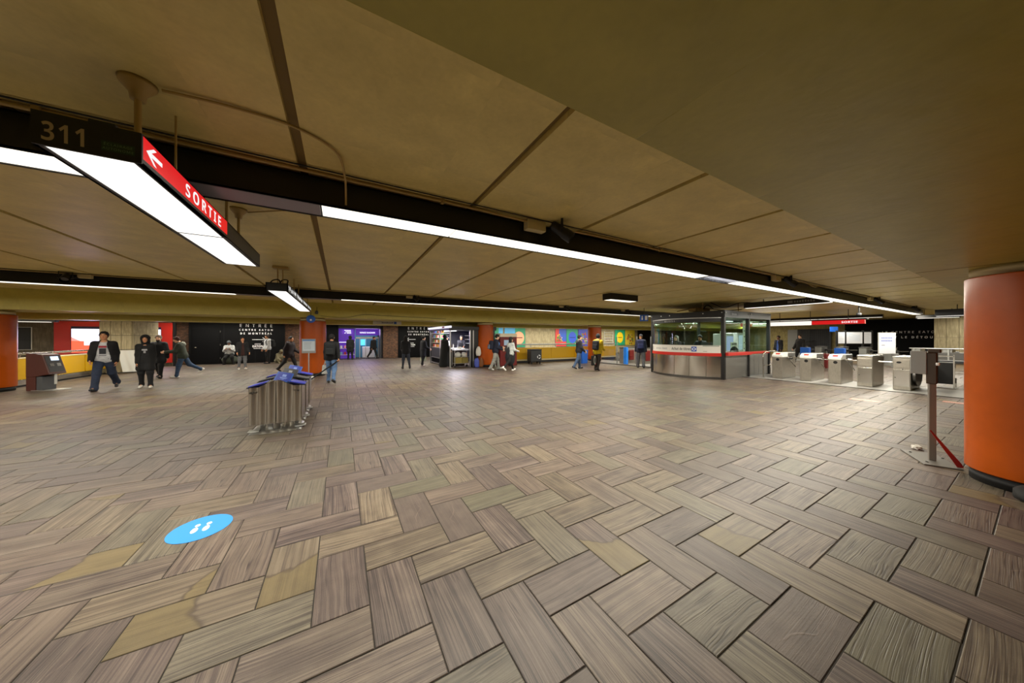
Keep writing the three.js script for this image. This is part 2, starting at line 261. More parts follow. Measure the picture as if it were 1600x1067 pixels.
// ================================================================ orange columns
function column(x, z, r, label) {
  const t = thing('column', label, 'column', [x, 0, z], 0);
  part('base', lathe([[0.001, 0], [r - 0.03, 0], [r - 0.03, 0.13], [0.001, 0.13]], 48), M.rubber, t, 'recessed black base');
  const sh = []; for (let i = 0; i <= 16; i++) sh.push([r, 0.135 + (2.26 - 0.135) * i / 16]);
  part('shaft', lathe([[0.001, 0.12], [r - 0.015, 0.12], [r, 0.135], ...sh.slice(1, 16), [r, 2.26], [r - 0.012, 2.272], [0.001, 2.272]], 64), M.orange, t, 'glossy orange shaft');
  part('collar', lathe([[0.001, 2.27], [r - 0.03, 2.27], [r - 0.03, 2.4], [0.001, 2.4]], 48), M.cream, t, 'cream collar under the beam');
  return t;
}
column(6.42, -0.05, 0.44, 'large orange round column at the right edge, closest to the viewer');
column(-9.0, -15.3, 0.47, 'orange round column at the far left edge beside the yellow parapet');
column(-1.0, -15.25, 0.47, 'orange round column behind the recycling bins, a grey notice stand before it');
column(6.95, -15.3, 0.45, 'orange round column between the snack kiosk and the red ticket machine');
column(15.15, -15.3, 0.45, 'orange round column behind the person in the yellow jacket');

// ================================================================ fluorescent strips
function strip(z0, z1, y, x0, x1, joint0, pitch, off, label, spec) { // z0 near edge, z1 far edge
  const t = thing('strip_light', label, 'light'), zc = (z0 + z1) / 2, wd = z0 - z1, h = CEIL - y;
  const th = 0.012;
  part('housing', [bx(x1 - x0, h - 0.02, th, (x0 + x1) / 2, y, z0 - th / 2), bx(x1 - x0, h - 0.02, th, (x0 + x1) / 2, y, z1 + th / 2), bx(x1 - x0, 0.01, wd, (x0 + x1) / 2, y + h - 0.03, zc), bx(th, h - 0.02, wd, x0, y, zc), bx(th, h - 0.02, wd, x1, y, zc),
    bx(x1 - x0, 0.012, 0.022, (x0 + x1) / 2, y, z0 - 0.011), bx(x1 - x0, 0.012, 0.022, (x0 + x1) / 2, y, z1 + 0.011)], M.black, t, 'black metal channel');
  for (let k = Math.ceil((x0 - joint0) / pitch - 1); k < (x1 - joint0) / pitch; k++) {
    const a = Math.max(x0 + 0.015, joint0 + k * pitch + 0.006), b = Math.min(x1 - 0.015, joint0 + (k + 1) * pitch - 0.006); if (b - a < 0.15) continue;
    const dead = off.includes(k);
    if (spec && spec.open === k) { // diffuser missing: bare tubes over a white reflector
      part('reflector', bx(b - a, 0.01, wd - 0.05, (a + b) / 2, y + 0.1, zc), M.white, t);
      for (const dz of [-0.06, 0.06]) part('tube', bar([a + 0.05, y + 0.06, zc + dz], [b - 0.05, y + 0.06, zc + dz], 0.016), glow(0xf2f2ff, 6), t, 'bare fluorescent tube');
      for (let q = 0; q < 9; q++) part('louvre', bx(0.008, 0.04, wd - 0.06, a + (q + 0.5) * (b - a) / 9, y + 0.004, zc), M.alu, t);
    } else part('diffuser', rb(b - a, 0.012, wd - 0.05, (a + b) / 2, y + 0.004, zc, 0.003), dead ? M.deadTube : M.tube, t, dead ? 'unlit grey diffuser' : undefined);
    if (!dead) downLight(t, b - a, wd - 0.05, TUBE_COLOR, TUBE, (a + b) / 2, y - 0.004, zc);
  }
  return t;
}
strip(-3.1, -3.42, 2.75, -20.8, 25.5, -0.15, 1.235, [-1], 'long nearer fluorescent strip in a black channel, crossing the hall under the ceiling', { open: 5 });
strip(-10.55, -10.87, 2.75, -20.8, 27.6, 0.02, 1.235, [-1, -2], 'long farther fluorescent strip in a black channel, in front of the yellow beam');
(() => {
  const t = thing('strip_light', 'short row of bare white strip lights over the shop passage at the back', 'light', [0, 0, 0]);
  part('housing', [bx(5.3, 0.1, 0.16, -0.7, 2.47, -23.6)], M.black, t);
  for (let i = 0; i < 4; i++) { part('diffuser', rb(1.25, 0.03, 0.13, -2.64 + i * 1.3, 2.44, -23.6, 0.01), M.tube, t); downLight(t, 1.25, 0.13, TUBE_COLOR, TUBE, -2.64 + i * 1.3, 2.436, -23.6); }
  const s = thing('box_light', 'small rectangular black box light alone on the ceiling left of the ticket booth', 'light', [8.05, 2.8, -6.95]);
  part('housing', [rb(1.3, 0.2, 0.34, 0, 0.005, 0, 0.008)], M.black, s); part('diffuser', rb(1.2, 0.01, 0.27, 0, -0.002, 0, 0.003), M.tube, s); downLight(s, 1.2, 0.27, TUBE_COLOR, TUBE, 0, -0.006, 0);
  const b = thing('hanging_light', 'short black lamp on two rods at the far left, above the yellow parapet', 'light', [-10.75, 2.2, -19.6]);
  part('housing', rb(1.5, 0.12, 0.2, 0.1, 0.012, 0, 0.008), M.black, b); part('diffuser', rb(1.35, 0.02, 0.16, 0, 0, 0, 0.004), M.tube, b); downLight(b, 1.35, 0.16, TUBE_COLOR, TUBE * 0.7, 0, -0.004, 0);
  for (const x of [-0.15, 0.4]) part('rod', bar([x, 0.13, 0], [x, 0.42, 0], 0.01), M.black, b);
  const e = thing('box_light', 'short lamp hanging just beyond the right end of the nearer strip', 'light', [25.8, 2.56, -2.7]);
  part('housing', rb(0.22, 0.16, 1.3, 0, 0.01, 0, 0.01), M.black, e); part('diffuser', rb(0.18, 0.016, 1.2, 0, 0, 0, 0.004), M.tube, e); downLight(e, 0.18, 1.2, TUBE_COLOR, TUBE, 0, -0.004, 0);
  part('rod', [bar([0, 0.17, -0.4], [0, 0.44, -0.4], 0.012), bar([0, 0.17, 0.4], [0, 0.44, 0.4], 0.012)], M.black, e);
  // lamp row beyond the gates
  for (const [x, name] of [[28.5, 'fluorescent lamp row beyond the gates, running across the far hall']]) {
    const q = thing('strip_light', name, 'light', [x, 2.82, -9.2]);
    part('housing', rb(0.3, 0.17, 8.6, 0, 0.005, 0, 0.01), M.black, q);
    for (let i = 0; i < 6; i++) { part('diffuser', rb(0.24, 0.01, 1.36, 0, -0.002, -3.58 + i * 1.43, 0.003), M.tube, q); downLight(q, 0.24, 1.36, TUBE_COLOR, TUBE, 0, -0.006, -3.58 + i * 1.43); }
  }
})();

// ================================================================ stage spotlights on the strips
function spotlight(x, z, aim, tilt, label, group) {
  const t = thing('spotlight', label, 'spotlight', [x, 2.87, z + 0.1], aim, group);
  const m = new THREE.Matrix4().makeRotationX(tilt);
  part('body', [lathe([[0.001, -0.15], [0.05, -0.15], [0.06, -0.12], [0.06, 0.02], [0.068, 0.03], [0.068, 0.14], [0.062, 0.14], [0.058, 0.05], [0.001, 0.05]], 24).rotateX(Math.PI / 2).applyMatrix4(m)], M.black, t);
  part('lens', cyl(0.05, 0.05, 0.006, 0, 0.07, 0, 20).rotateX(Math.PI / 2).applyMatrix4(m), M.steelDark, t, 'glass lens');
  part('yoke', [sqbar([-0.085, 0, 0], [-0.085, 0.13, 0], 0.012, 0.028), sqbar([0.085, 0, 0], [0.085, 0.13, 0], 0.012, 0.028), sqbar([-0.09, 0.135, 0], [0.09, 0.135, 0], 0.012, 0.028), bar([-0.1, 0, 0], [0.1, 0, 0], 0.012)], M.black, t);
  part('knob', [bar([0.09, 0.0, 0], [0.14, 0.02, 0.05], 0.008), cyl(0.02, 0.02, 0.02, 0.14, 0.01, 0.05, 10)], M.black, t);
  return t;
}
spotlight(2.32, -2.98, 0.9, 0.62, 'black spotlight on the nearer strip, the closest one, above the middle of the hall');
spotlight(8.95, -3.0, 0.5, 0.7, 'black spotlight on the nearer strip, second from the viewer, above the booth corner');
spotlight(16.3, -3.0, 0.4, 0.7, 'black spotlight on the nearer strip, third from the viewer, above the ticket gates');
spotlight(22.3, -3.0, 0.4, 0.7, 'black spotlight at the far right end of the nearer strip');
spotlight(-5.1, -10.42, 0.3, 0.5, 'black spotlight on the left part of the farther strip, above the yellow parapet');
spotlight(2.2, -10.42, 0.4, 0.6, 'small black spotlight on the farther strip above the snack kiosk');
spotlight(8.6, -10.42, 0.4, 0.6, 'small black spotlight on the farther strip above the grey wall bin');
spotlight(12.5, -10.42, 0.4, 0.6, 'small black spotlight at the right end of the farther strip, beside the booth');

// ================================================================ conduits and junction boxes along the strips
(() => {
  const c = thing('conduit', 'cream conduit with junction boxes running along the top of the nearer strip', 'conduit');
  part('pipe', [tube([[-20, 2.972, -3.02], [-4, 2.972, -3.02], [1.6, 2.972, -3.02], [1.95, 2.95, -3.0], [2.1, 2.95, -3.0]], 0.014, 60), tube([[2.45, 2.95, -3.0], [2.7, 2.972, -3.02], [6, 2.972, -3.02], [10.4, 2.972, -3.02], [10.8, 2.9, -3.02], [11.1, 2.972, -3.02], [16, 2.972, -3.02], [25, 2.972, -3.02]], 0.014, 80)], M.pipe, c);
  part('wire', tube([[-20, 2.985, -2.95], [-2, 2.985, -2.96], [2, 2.985, -2.95], [8, 2.985, -2.96], [25, 2.985, -2.96]], 0.007, 80), M.cable, c, 'black wire');
  for (const x of [2.08, 8.62, 16.0]) part('junction_box', [rb(0.26, 0.12, 0.1, x - 0.05, 2.87, -3.03, 0.008)], M.cream, c);
  for (const x of [-6.3, -1.6, 0.9, 4.4, 7, 13]) part('clip', bx(0.03, 0.045, 0.045, x, 2.953, -3.02), M.pipe, c);
  const d = thing('conduit', 'thin conduit running along the top of the farther strip', 'conduit');
  part('pipe', [tube([[-20, 2.98, -10.44], [-4, 2.98, -10.44], [8, 2.98, -10.44], [28, 2.98, -10.44]], 0.012, 60)], M.pipe, d);
  part('wire', tube([[-20, 2.97, -9.2], [-9.5, 2.985, -9.4], [-7.5, 2.97, -10.1], [-5, 2.985, -10.36], [0, 2.985, -10.38], [12, 2.985, -10.38]], 0.008, 60), M.cable, d, 'black wire sagging under the ceiling');
  for (const x of [-4.9, 2.0, 8.4, 12.3]) part('junction_box', rb(0.2, 0.1, 0.08, x, 2.9, -10.47, 0.006), M.cream, d);
})();

// ================================================================ hanging light-box signs
const SX = -1.047, SY = 2.48; // both hang in one line along z
const sortieTex = print(1024, 128, (x, w, h) => {
  x.fillStyle = '#fff'; // arrow pointing left
  x.save(); x.translate(84, 64); x.scale(1.35, 1.15); x.beginPath(); x.moveTo(-46, 0); x.lineTo(-4, -42); x.lineTo(14, -42); x.lineTo(-16, -11); x.lineTo(48, -11); x.lineTo(48, 11); x.lineTo(-16, 11); x.lineTo(14, 42); x.lineTo(-4, 42); x.closePath(); x.fill(); x.restore();
  words(x, 'SORTIE', 640, 66, 124, '#fff', { squeeze: 1.0, spread: 22 });
}, '#e3161b');
(() => {
  const t = thing('hanging_sign', 'red and black hanging sign numbered 311 with SORTIE and a left arrow, nearest the viewer', 'sign', [SX, SY, 0]);
  const z0 = -2.27, z1 = -4.86, zj = -3.6, w = 0.34, h = 0.155;
  part('housing', [bx(w, 0.012, z0 - z1, 0, h - 0.012, (z0 + z1) / 2), bx(0.014, h, z0 - z1, -w / 2 + 0.007, 0, (z0 + z1) / 2), bx(w, h, 0.014, 0, 0, z1 + 0.007), bx(0.014, h, zj - z1, w / 2 - 0.007, 0, (zj + z1) / 2),
    bx(0.02, 0.03, z0 - zj, w / 2 - 0.01, 0, (z0 + zj) / 2), bx(0.02, 0.008, z0 - zj, w / 2 - 0.01, h - 0.008, (z0 + zj) / 2), bx(0.03, 0.01, z0 - z1, -w / 2 + 0.015, 0, (z0 + z1) / 2), bx(0.03, 0.01, z0 - z1, w / 2 - 0.015, 0, (z0 + z1) / 2), bx(w, 0.008, 0.012, 0, 0, zj)], M.black, t);
  part('end_panel', [rb(w + 0.002, h, 0.016, 0, 0.0, z0, 0.004), rb(0.09, 0.03, 0.1, 0.03, h - 0.005, z0 - 0.06, 0.006)], M.black, t);
  const num = print(512, 224, (x) => { words(x, '311', 146, 128, 176, '#b9a98c', { spread: 14, squeeze: 0.66 }); x.fillStyle = '#12331f'; x.fillRect(312, 112, 168, 72); words(x, 'ÉCLAIRAGE', 396, 133, 26, '#6d8a6a', { bold: false, spread: 2 }); words(x, 'AUTONOME', 396, 163, 26, '#6d8a6a', { bold: false, spread: 2 }); }, '#0a0a0b');
  part('number_plate', quad(w, h * 0.98, 0, h / 2, z0 + 0.0095), printed(num, 0.5), t, 'black end plate reading 311 and ÉCLAIRAGE AUTONOME');
  part('exit_panel', quad(z0 - zj - 0.01, h - 0.038, w / 2 + 0.001, 0.03 + (h - 0.038) / 2, (z0 + zj) / 2, Math.PI / 2), litPrint(sortieTex, 0.95), t, 'lit red panel reading SORTIE with a left arrow');
  for (const [a, b] of [[z0 - 0.012, zj + 0.006], [zj - 0.006, z1 + 0.014]]) { part('diffuser', rb(w - 0.06, 0.008, a - b, 0, 0.003, (a + b) / 2, 0.002), M.signTube, t); downLight(t, w - 0.06, a - b, 0xfffaf2, SIGN_TUBE, 0, -0.004, (a + b) / 2); }
  const rodZ = [-2.46, -3.95, -4.35];
  rodZ.forEach((z, i) => { part('rod', bar([0.08, h, z], [0.08, CEIL - SY, z], i ? 0.012 : 0.015), M.pipe, t); });
  part('rod', bar([0.14, h, -2.72], [0.14, CEIL - SY, -2.72], 0.006), M.pipe, t);
  for (const z of [-2.46, -4.35]) part('canopy', lathe([[0.001, 0.42], [0.03, 0.42], [0.034, 0.455], [0.05, 0.475], [0.07, 0.5], [0.075, CEIL - SY], [0.001, CEIL - SY]], 24).translate(0.08, 0, z), M.pipe, t, 'round ceiling canopy');
  part('cable', tube([[0.18, 0.5, -2.44], [0.45, 0.505, -2.42], [0.8, 0.51, -2.46], [1.02, 0.5, -2.62], [1.08, 0.46, -2.9], [1.09, 0.37, -3.06], [1.09, 0.3, -3.09]], 0.009, 50), M.pipe, t, 'supply cable looping to the strip');
  part('cable', tube([[0.16, 0.5, -4.35], [0.7, 0.505, -4.0], [1.4, 0.505, -3.75], [1.7, 0.5, -3.5]], 0.008, 30), M.pipe, t, 'supply cable');
})();
(() => {
  const t = thing('hanging_sign', 'black light-box sign with white lettering hanging farther back in line with the exit sign', 'sign', [SX, SY, 0]);
  const z0 = -7.2, z1 = -12.5, w = 0.34, h = 0.155;
  part('housing', [bx(w, 0.012, z0 - z1, 0, h - 0.012, (z0 + z1) / 2), bx(0.014, h, z0 - z1, -w / 2 + 0.007, 0, (z0 + z1) / 2), bx(0.014, h, z0 - z1, w / 2 - 0.007, 0, (z0 + z1) / 2), bx(w, h, 0.014, 0, 0, z1 + 0.007), bx(w, h, 0.014, 0, 0, z0 - 0.007), bx(0.03, 0.01, z0 - z1, -w / 2 + 0.015, 0, (z0 + z1) / 2), bx(0.03, 0.01, z0 - z1, w / 2 - 0.015, 0, (z0 + z1) / 2)], M.black, t);
  const names = ['↱ Ouest', 'Métro', 'Direction', 'Est ↰'];
  for (let i = 0; i < 4; i++) {
    const a = z0 - 0.02 - i * 1.32, b = a - 1.28;
    const tx = print(512, 64, (x) => { x.strokeStyle = '#fff'; x.lineWidth = 7; x.beginPath(); x.moveTo(34, 54); x.lineTo(34, 14); x.lineTo(20, 30); x.moveTo(34, 14); x.lineTo(50, 30); x.stroke(); x.fillStyle = '#fff'; x.beginPath(); x.arc(96, 32, 22, 0, 7); x.fill(); for (let q = 0; q < 9; q++) if (hash2(q, i + 40) > 0.15) x.fillRect(140 + q * 38, 16 + (hash2(q, i + 50) > 0.5 ? 0 : 8), 26, 34); }, '#0b0b0c');
    part('lettered_panel', quad(a - b, h - 0.03, w / 2 + 0.002, h / 2 + 0.008, (a + b) / 2, Math.PI / 2), litPrint(tx, 0.9), t, 'black panel with lit white lettering');
    part('diffuser', rb(w - 0.06, 0.008, a - b, 0, 0.003, (a + b) / 2, 0.002), M.signTube, t); downLight(t, w - 0.06, a - b, 0xfffaf2, SIGN_TUBE, 0, -0.004, (a + b) / 2);
  }
  for (const [x, z] of [[-0.03, -7.5], [0.05, -7.5], [0.08, -8.9], [0.08, -9.8], [0.1, -12.1]]) part('rod', bar([x, h, z], [x, CEIL - SY, z], 0.011), M.pipe, t);
  part('canopy', rb(0.26, 0.05, 0.16, 0.02, CEIL - SY - 0.05, -7.5, 0.01), M.pipe, t, 'ceiling plate');
  part('cable', [tube([[-0.12, h, -7.3], [-0.08, 0.22, -7.35], [0.0, 0.24, -7.4], [0.03, h, -7.42]], 0.012, 20), tube([[0, h, -7.45], [0.05, 0.26, -7.5], [0.13, 0.26, -7.5], [0.11, h, -7.5]], 0.012, 20)], M.cable, t, 'looped black cable');
})();
function smallSign(name, label, pos, len, h, tex, along, litBottom, rods = 2, lift = 0.3, glowK = 0) {
  const t = thing(name, label, 'sign', pos, along === 'z' ? -Math.PI / 2 : 0); // local x runs along the sign, +z local is the read face
  part('housing', rb(len, h, 0.2, 0, 0.008, 0, 0.006), M.black, t);
  if (tex) part('face', quad(len * 0.985, h * 0.9, 0, h / 2 + 0.008, 0.1015), glowK ? litPrint(tex, glowK) : printed(tex), t, 'lettered face');
  if (litBottom) { part('diffuser', rb(len - 0.06, 0.012, 0.15, 0, 0, 0, 0.004), M.signTube, t); downLight(t, len - 0.06, 0.15, 0xfffaf2, SIGN_TUBE, 0, -0.004, 0); }
  for (let i = 0; i < rods; i++) part('rod', bar([len * ((i + 0.5) / rods - 0.5), h, 0], [len * ((i + 0.5) / rods - 0.5), h + lift, 0], 0.012), M.black, t);
  return t;
}
smallSign('hanging_sign', 'long black lit-bottom sign with a white arrow hanging over the ticket gates', [13.5, 2.7, -4.55], 2.35, 0.2, print(1024, 90, (x) => { words(x, '↓', 520, 44, 60, '#bbb'); x.fillStyle = '#777'; x.fillRect(570, 24, 60, 42); for (let q = 0; q < 8; q++) x.fillRect(646 + q * 30, 30 + (hash2(q, 44) > 0.6 ? -8 : 0), 19, 30 + (hash2(q, 44) > 0.6 ? 8 : 0)); }, '#0b0b0c'), 'z', true, 2, 0.09);
smallSign('hanging_sign', 'black lit-bottom sign reading Angrignon, partly hidden by the orange column at right', [22.8, 2.52, -1.35], 2.2, 0.28, print(1024, 130, (x) => words(x, 'Angrignon', 500, 66, 110, '#fff', { align: 'left' }), '#0b0b0c'), 'z', true, 2, 0.2, 0.9);
(() => { // white and red exit light boxes beyond the gates
  const t = thing('hanging_sign', 'row of white lit boxes ending in red SORTIE panels, hanging beyond the gates', 'sign', [22, 2.26, -6.9], -Math.PI / 2);
  const red = print(512, 64, (x) => { words(x, 'SORTIE ✚', 300, 34, 46, '#fff', { align: 'left' }); }, '#d3181b'), red2 = print(256, 64, x => { words(x, '◀ SORTIE', 128, 34, 40, '#fff'); }, '#d3181b');
  part('housing', rb(5.3, 0.05, 0.26, 0, 0.21, 0, 0.01), M.black, t);
  const seg = [[-2.35, 0.6, 'r2'], [-1.36, 1.3, 'w'], [-0.02, 1.3, 'w'], [1.62, 1.9, 'r']];
  for (const [x, w, k] of seg) part(k === 'w' ? 'white_panel' : 'exit_panel', rb(w - 0.02, 0.21, 0.2, x, 0, 0, 0.006), k === 'w' ? glow(0xfff6ea, 1.1) : M.red, t), k !== 'w' && part('lettering', quad(w - 0.04, 0.19, x, 0.105, 0.102), litPrint(k === 'r' ? red : red2, 1), t);
  sideLight(t, 2.6, 0.2, 0xfff6ea, 5, -0.7, 0.105, 0.11, Math.PI); downLight(t, 2.6, 0.18, 0xfff6ea, 8, -0.7, -0.004, 0);
  for (const x of [-2, -0.7, 0.6, 2]) part('rod', bar([x, 0.25, 0], [x, 0.74, 0], 0.012), M.black, t);
})();
(() => { // lamp rows standing behind the beams
  for (const [x0, n, y, z, rot, label] of [[-19, 30, 2.5, -17.6, 0, 'fluorescent lamp row on the passage ceiling right behind the lower yellow beam'], [-8, 3, 2.52, -23.3, 0, 'fluorescent lamps washing the left black hoarding from the passage ceiling'], [3, 3, 2.52, -23.3, 0, 'fluorescent lamps washing the right black hoarding from the passage ceiling'], [9, 12, 2.52, -20.6, 0, 'fluorescent lamp row washing the posters behind the right stairwell'], [27, 3, 2.85, -2.2, 0, 'fluorescent lamps on the ceiling in front of the pale concrete flank wall']]) {
    const q = thing('strip_light', label, 'light', [0, y, z]); part('housing', rb(n * 1.43 + 0.1, 0.11, 0.3, x0 + n * 0.715, 0.005, 0, 0.01), M.black, q);
    for (let i = 0; i < n; i++) { part('diffuser', rb(1.36, 0.01, 0.24, x0 + 0.715 + i * 1.43, -0.002, 0, 0.003), M.tube, q); if (i % 3 === 1) downLight(q, n < 9 ? n * 1.36 : 4.2, 0.24, TUBE_COLOR, TUBE * 0.85, x0 + 0.715 + i * 1.43, -0.006, 0); }
  }
})();
(() => { const q = thing('strip_light', 'fluorescent lamp row beyond the gates behind the booth, running along the far wall', 'light', [33.6, 2.85, -15.2]); part('housing', rb(0.3, 0.13, 5.8, 0, 0.005, 0, 0.01), M.black, q);
  for (let i = 0; i < 4; i++) part('diffuser', rb(0.24, 0.01, 1.36, 0, -0.002, -2.14 + i * 1.43, 0.003), M.tube, q); downLight(q, 0.24, 5.6, TUBE_COLOR, TUBE, 0, -0.006, 0); })();
(() => { // pale passage sign on the lower beam and the blue disc on the column
  const a = solo('wall_sign', 'pale grey sign with a blue bus pictogram fixed to the beam left of the kiosk', 'sign', rb(1.32, 0.17, 0.04, 0, 0, 0, 0.005), M.pale, [2.05, 2.24, -16.26]);
  part('face', quad(1.28, 0.15, 0, 0.085, 0.021), printed(print(512, 64, x => { x.fillStyle = '#50525c'; for (let q = 0; q < 9; q++) x.fillRect(150 + q * 24, 22 + (q % 4 === 0 ? -6 : 0), 16, 24 + (q % 4 === 0 ? 6 : 0)); x.fillStyle = '#1d4fa8'; x.fillRect(378, 8, 48, 48); words(x, '◧', 402, 33, 34, '#fff'); words(x, '▸', 462, 33, 50, '#222'); }, '#c8c6c0')), a);
  const d = thing('disc_sign', 'round blue sign hung from the beam above the orange column with the notice stand', 'sign', [-1.02, 2.2, -14.42]);
  part('disc', lathe([[0.001, -0.02], [0.15, -0.02], [0.155, 0], [0.15, 0.02], [0.001, 0.02]], 32).rotateX(Math.PI / 2).translate(0, 0.13, 0), M.blue, d);
  part('emblem', [cyl(0.035, 0.035, 0.004, 0, 0, 0, 16).rotateX(Math.PI / 2).translate(0, 0.09, 0.022)], M.white, d); part('bracket', bar([0, 0.28, 0], [0, 0.4, -0.09], 0.01), M.black, d);
  const s = thing('ceiling_speaker', 'small dark pendant fixed on the yellow beam right of the second hanging sign', 'pendant', [-0.82, 2.52, -14.35]);
  part('body', lathe([[0.001, 0], [0.05, 0.01], [0.06, 0.06], [0.05, 0.12], [0.02, 0.15], [0.001, 0.15]], 16), M.darkGrey, s); part('stem', bar([0, 0.15, 0], [0, 0.3, -0.1], 0.008), M.black, s);
  const w = solo('cable', 'thin black cable looped along the yellow beam right of the notice column', 'cable', tube([[-0.7, 2.47, -14.49], [-0.35, 2.44, -14.49], [0.2, 2.43, -14.49], [0.9, 2.58, -14.49], [1.6, 2.56, -14.49], [4.5, 2.5, -14.49]], 0.008, 40), M.cable);
  const k = thing('camera', 'surveillance camera on a thin black pole hanging beyond the gates', 'camera', [17.2, 2.46, -3.55]);
  part('pole', bar([0, 0.06, 0], [0, 0.54, 0], 0.02), M.black, k); part('head', [rb(0.2, 0.09, 0.1, 0, -0.02, 0, 0.02), cyl(0.035, 0.035, 0.06, -0.11, 0, 0, 12)], M.charcoal, k);
})();
// ================================================================ recycling station: three stainless double bins
function binStation(z, plateColor, bagColor, label, plate) {
  const t = thing('recycling_bin', label, 'bin', [-0.955, 0, z], 0, undefined), w = 0.71, d = 0.52, y0 = 0.13, low = 0.76, apex = 0.87;
  part('front_panel', (() => { // two half sheets with a seam between them
    const mk = (x0, x1) => { const cols = 40, pos = [], uv = [], idx = []; for (let i = 0; i <= cols; i++) { const x = lerp(x0, x1, i / cols), k = Math.abs(x) / (w / 2), tp = lerp(apex, low, clamp((k - 0.08) / 0.6, 0, 1)), zz = d / 2 - 0.03 * Math.pow(Math.abs(Math.sin(x * Math.PI / 0.118)), 0.7); pos.push(x, y0, zz, x, tp, zz); uv.push(x, y0, x, tp); } for (let i = 0; i < cols; i++) { const a = i * 2; idx.push(a, a + 2, a + 3, a, a + 3, a + 1); } const g = new THREE.BufferGeometry(); g.setAttribute('position', new THREE.Float32BufferAttribute(pos, 3)); g.setAttribute('uv', new THREE.Float32BufferAttribute(uv, 2)); g.setIndex(idx); g.computeVertexNormals(); return g; };
    return [mk(-w / 2, -0.004), mk(0.004, w / 2)];
  })(), M.binSteel, t, 'fluted stainless front');
  // body: side sheets, back, a peaked prism behind the front
  const prof = [[-w / 2, y0], [w / 2, y0], [w / 2, low - 0.01], [w * 0.34, low], [0.05, apex - 0.012], [-0.05, apex - 0.012], [-w * 0.34, low], [-w / 2, low - 0.01]];
  part('body', prism(prof, d - 0.07).translate(0, 0, -d / 2), M.binSteel, t);
  for (const s of [-1, 1]) {
    const sl = Math.atan2(apex - low, w * 0.34 - 0.05) * -s;
    const bag = rb(0.24, 0.035, d - 0.16, 0, 0, 0, 0.016, 2); const q = bag.attributes.position; for (let i = 0; i < q.count; i++) q.setY(i, q.getY(i) + 0.012 * Math.sin(q.getX(i) * 60 + q.getZ(i) * 40)); bag.computeVertexNormals();
    part('bag', bag.rotateZ(sl * 0.5).translate(s * 0.275, low + 0.004, -0.02), bagColor, t, bagColor === M.blueBag ? 'blue liner bag' : 'grey liner bag');
    part('rim', [bx(0.27, 0.014, 0.014, 0, 0, d / 2 - 0.085), bx(0.27, 0.014, 0.014, 0, 0, -d / 2 + 0.06), bx(0.014, 0.014, d - 0.14, 0.135, 0, -0.01)].map(g => g.rotateZ(sl * 0.5).translate(s * 0.275, low + 0.018, 0)), M.black, t);
    part('side_plate', rb(0.012, low - y0 - 0.02, d - 0.03, s * (w / 2 + 0.004), y0 + 0.01, 0, 0.004), M.binSteel, t);
    part('lock', cyl(0.016, 0.016, 0.01, 0, 0, 0, 12).rotateX(Math.PI / 2).translate(s * (w / 2 - 0.045), low - 0.09, d / 2 + 0.003), M.steelDark, t);
  }
  const pl = part('sign_plate', [rb(0.24, 0.02, 0.28, 0, -0.01, 0, 0.006)].map(g => g.rotateX(0.5).rotateZ(-0.25).translate(0.08, apex + 0.02, 0.05)), plateColor, t, plate === 'blue' ? 'tilted blue sorting sign' : 'tilted dark sorting sign');
  part('pictogram', [quad(0.2, 0.24, 0, 0.0125, 0, 0, -Math.PI / 2).rotateX(0.5).rotateZ(-0.25).translate(0.08, apex + 0.021, 0.05)], printed(print(96, 112, x => { x.fillStyle = plate === 'blue' ? '#7f98dc' : '#9a9a9a'; x.fillRect(34, 24, 28, 34); x.fillRect(22, 68, 52, 7); x.fillRect(28, 80, 40, 6); x.fillRect(40, 92, 16, 5); }, plate === 'blue' ? '#1d36a0' : '#222326')), pl);
  part('plinth', [prism([[-0.36, 0], [0.36, 0], [0.33, 0.018], [-0.33, 0.018]], 0.6).translate(0, 0, -0.26), bx(0.5, 0.012, 0.12, 0.04, 0.016, 0.33, 0, 0.25), bx(0.06, 0.13, 0.06, -0.1, 0.01, 0.1), bx(0.06, 0.13, 0.06, 0.25, 0.01, -0.15), bx(0.06, 0.13, 0.06, -0.25, 0.01, -0.15)], M.alu, t, 'bent aluminium foot plate');
  part('foot', [rb(0.16, 0.02, 0.16, -0.3, 0.02, 0.2, 0.01), rb(0.16, 0.02, 0.16, 0.33, 0.02, 0.12, 0.01)], M.alu, t);
  return t;
}
binStation(-6.75, M.blue, M.blueBag, 'front stainless double recycling bin of the row, showing its whole fluted face', 'blue');
binStation(-7.5, M.charcoal, paint(0x24262c, 0.5), 'middle stainless double bin of the row, with a dark sorting sign', 'dark');
binStation(-8.25, M.blue, M.blueBag, 'rearmost stainless double recycling bin of the row, nearest the orange column', 'blue');

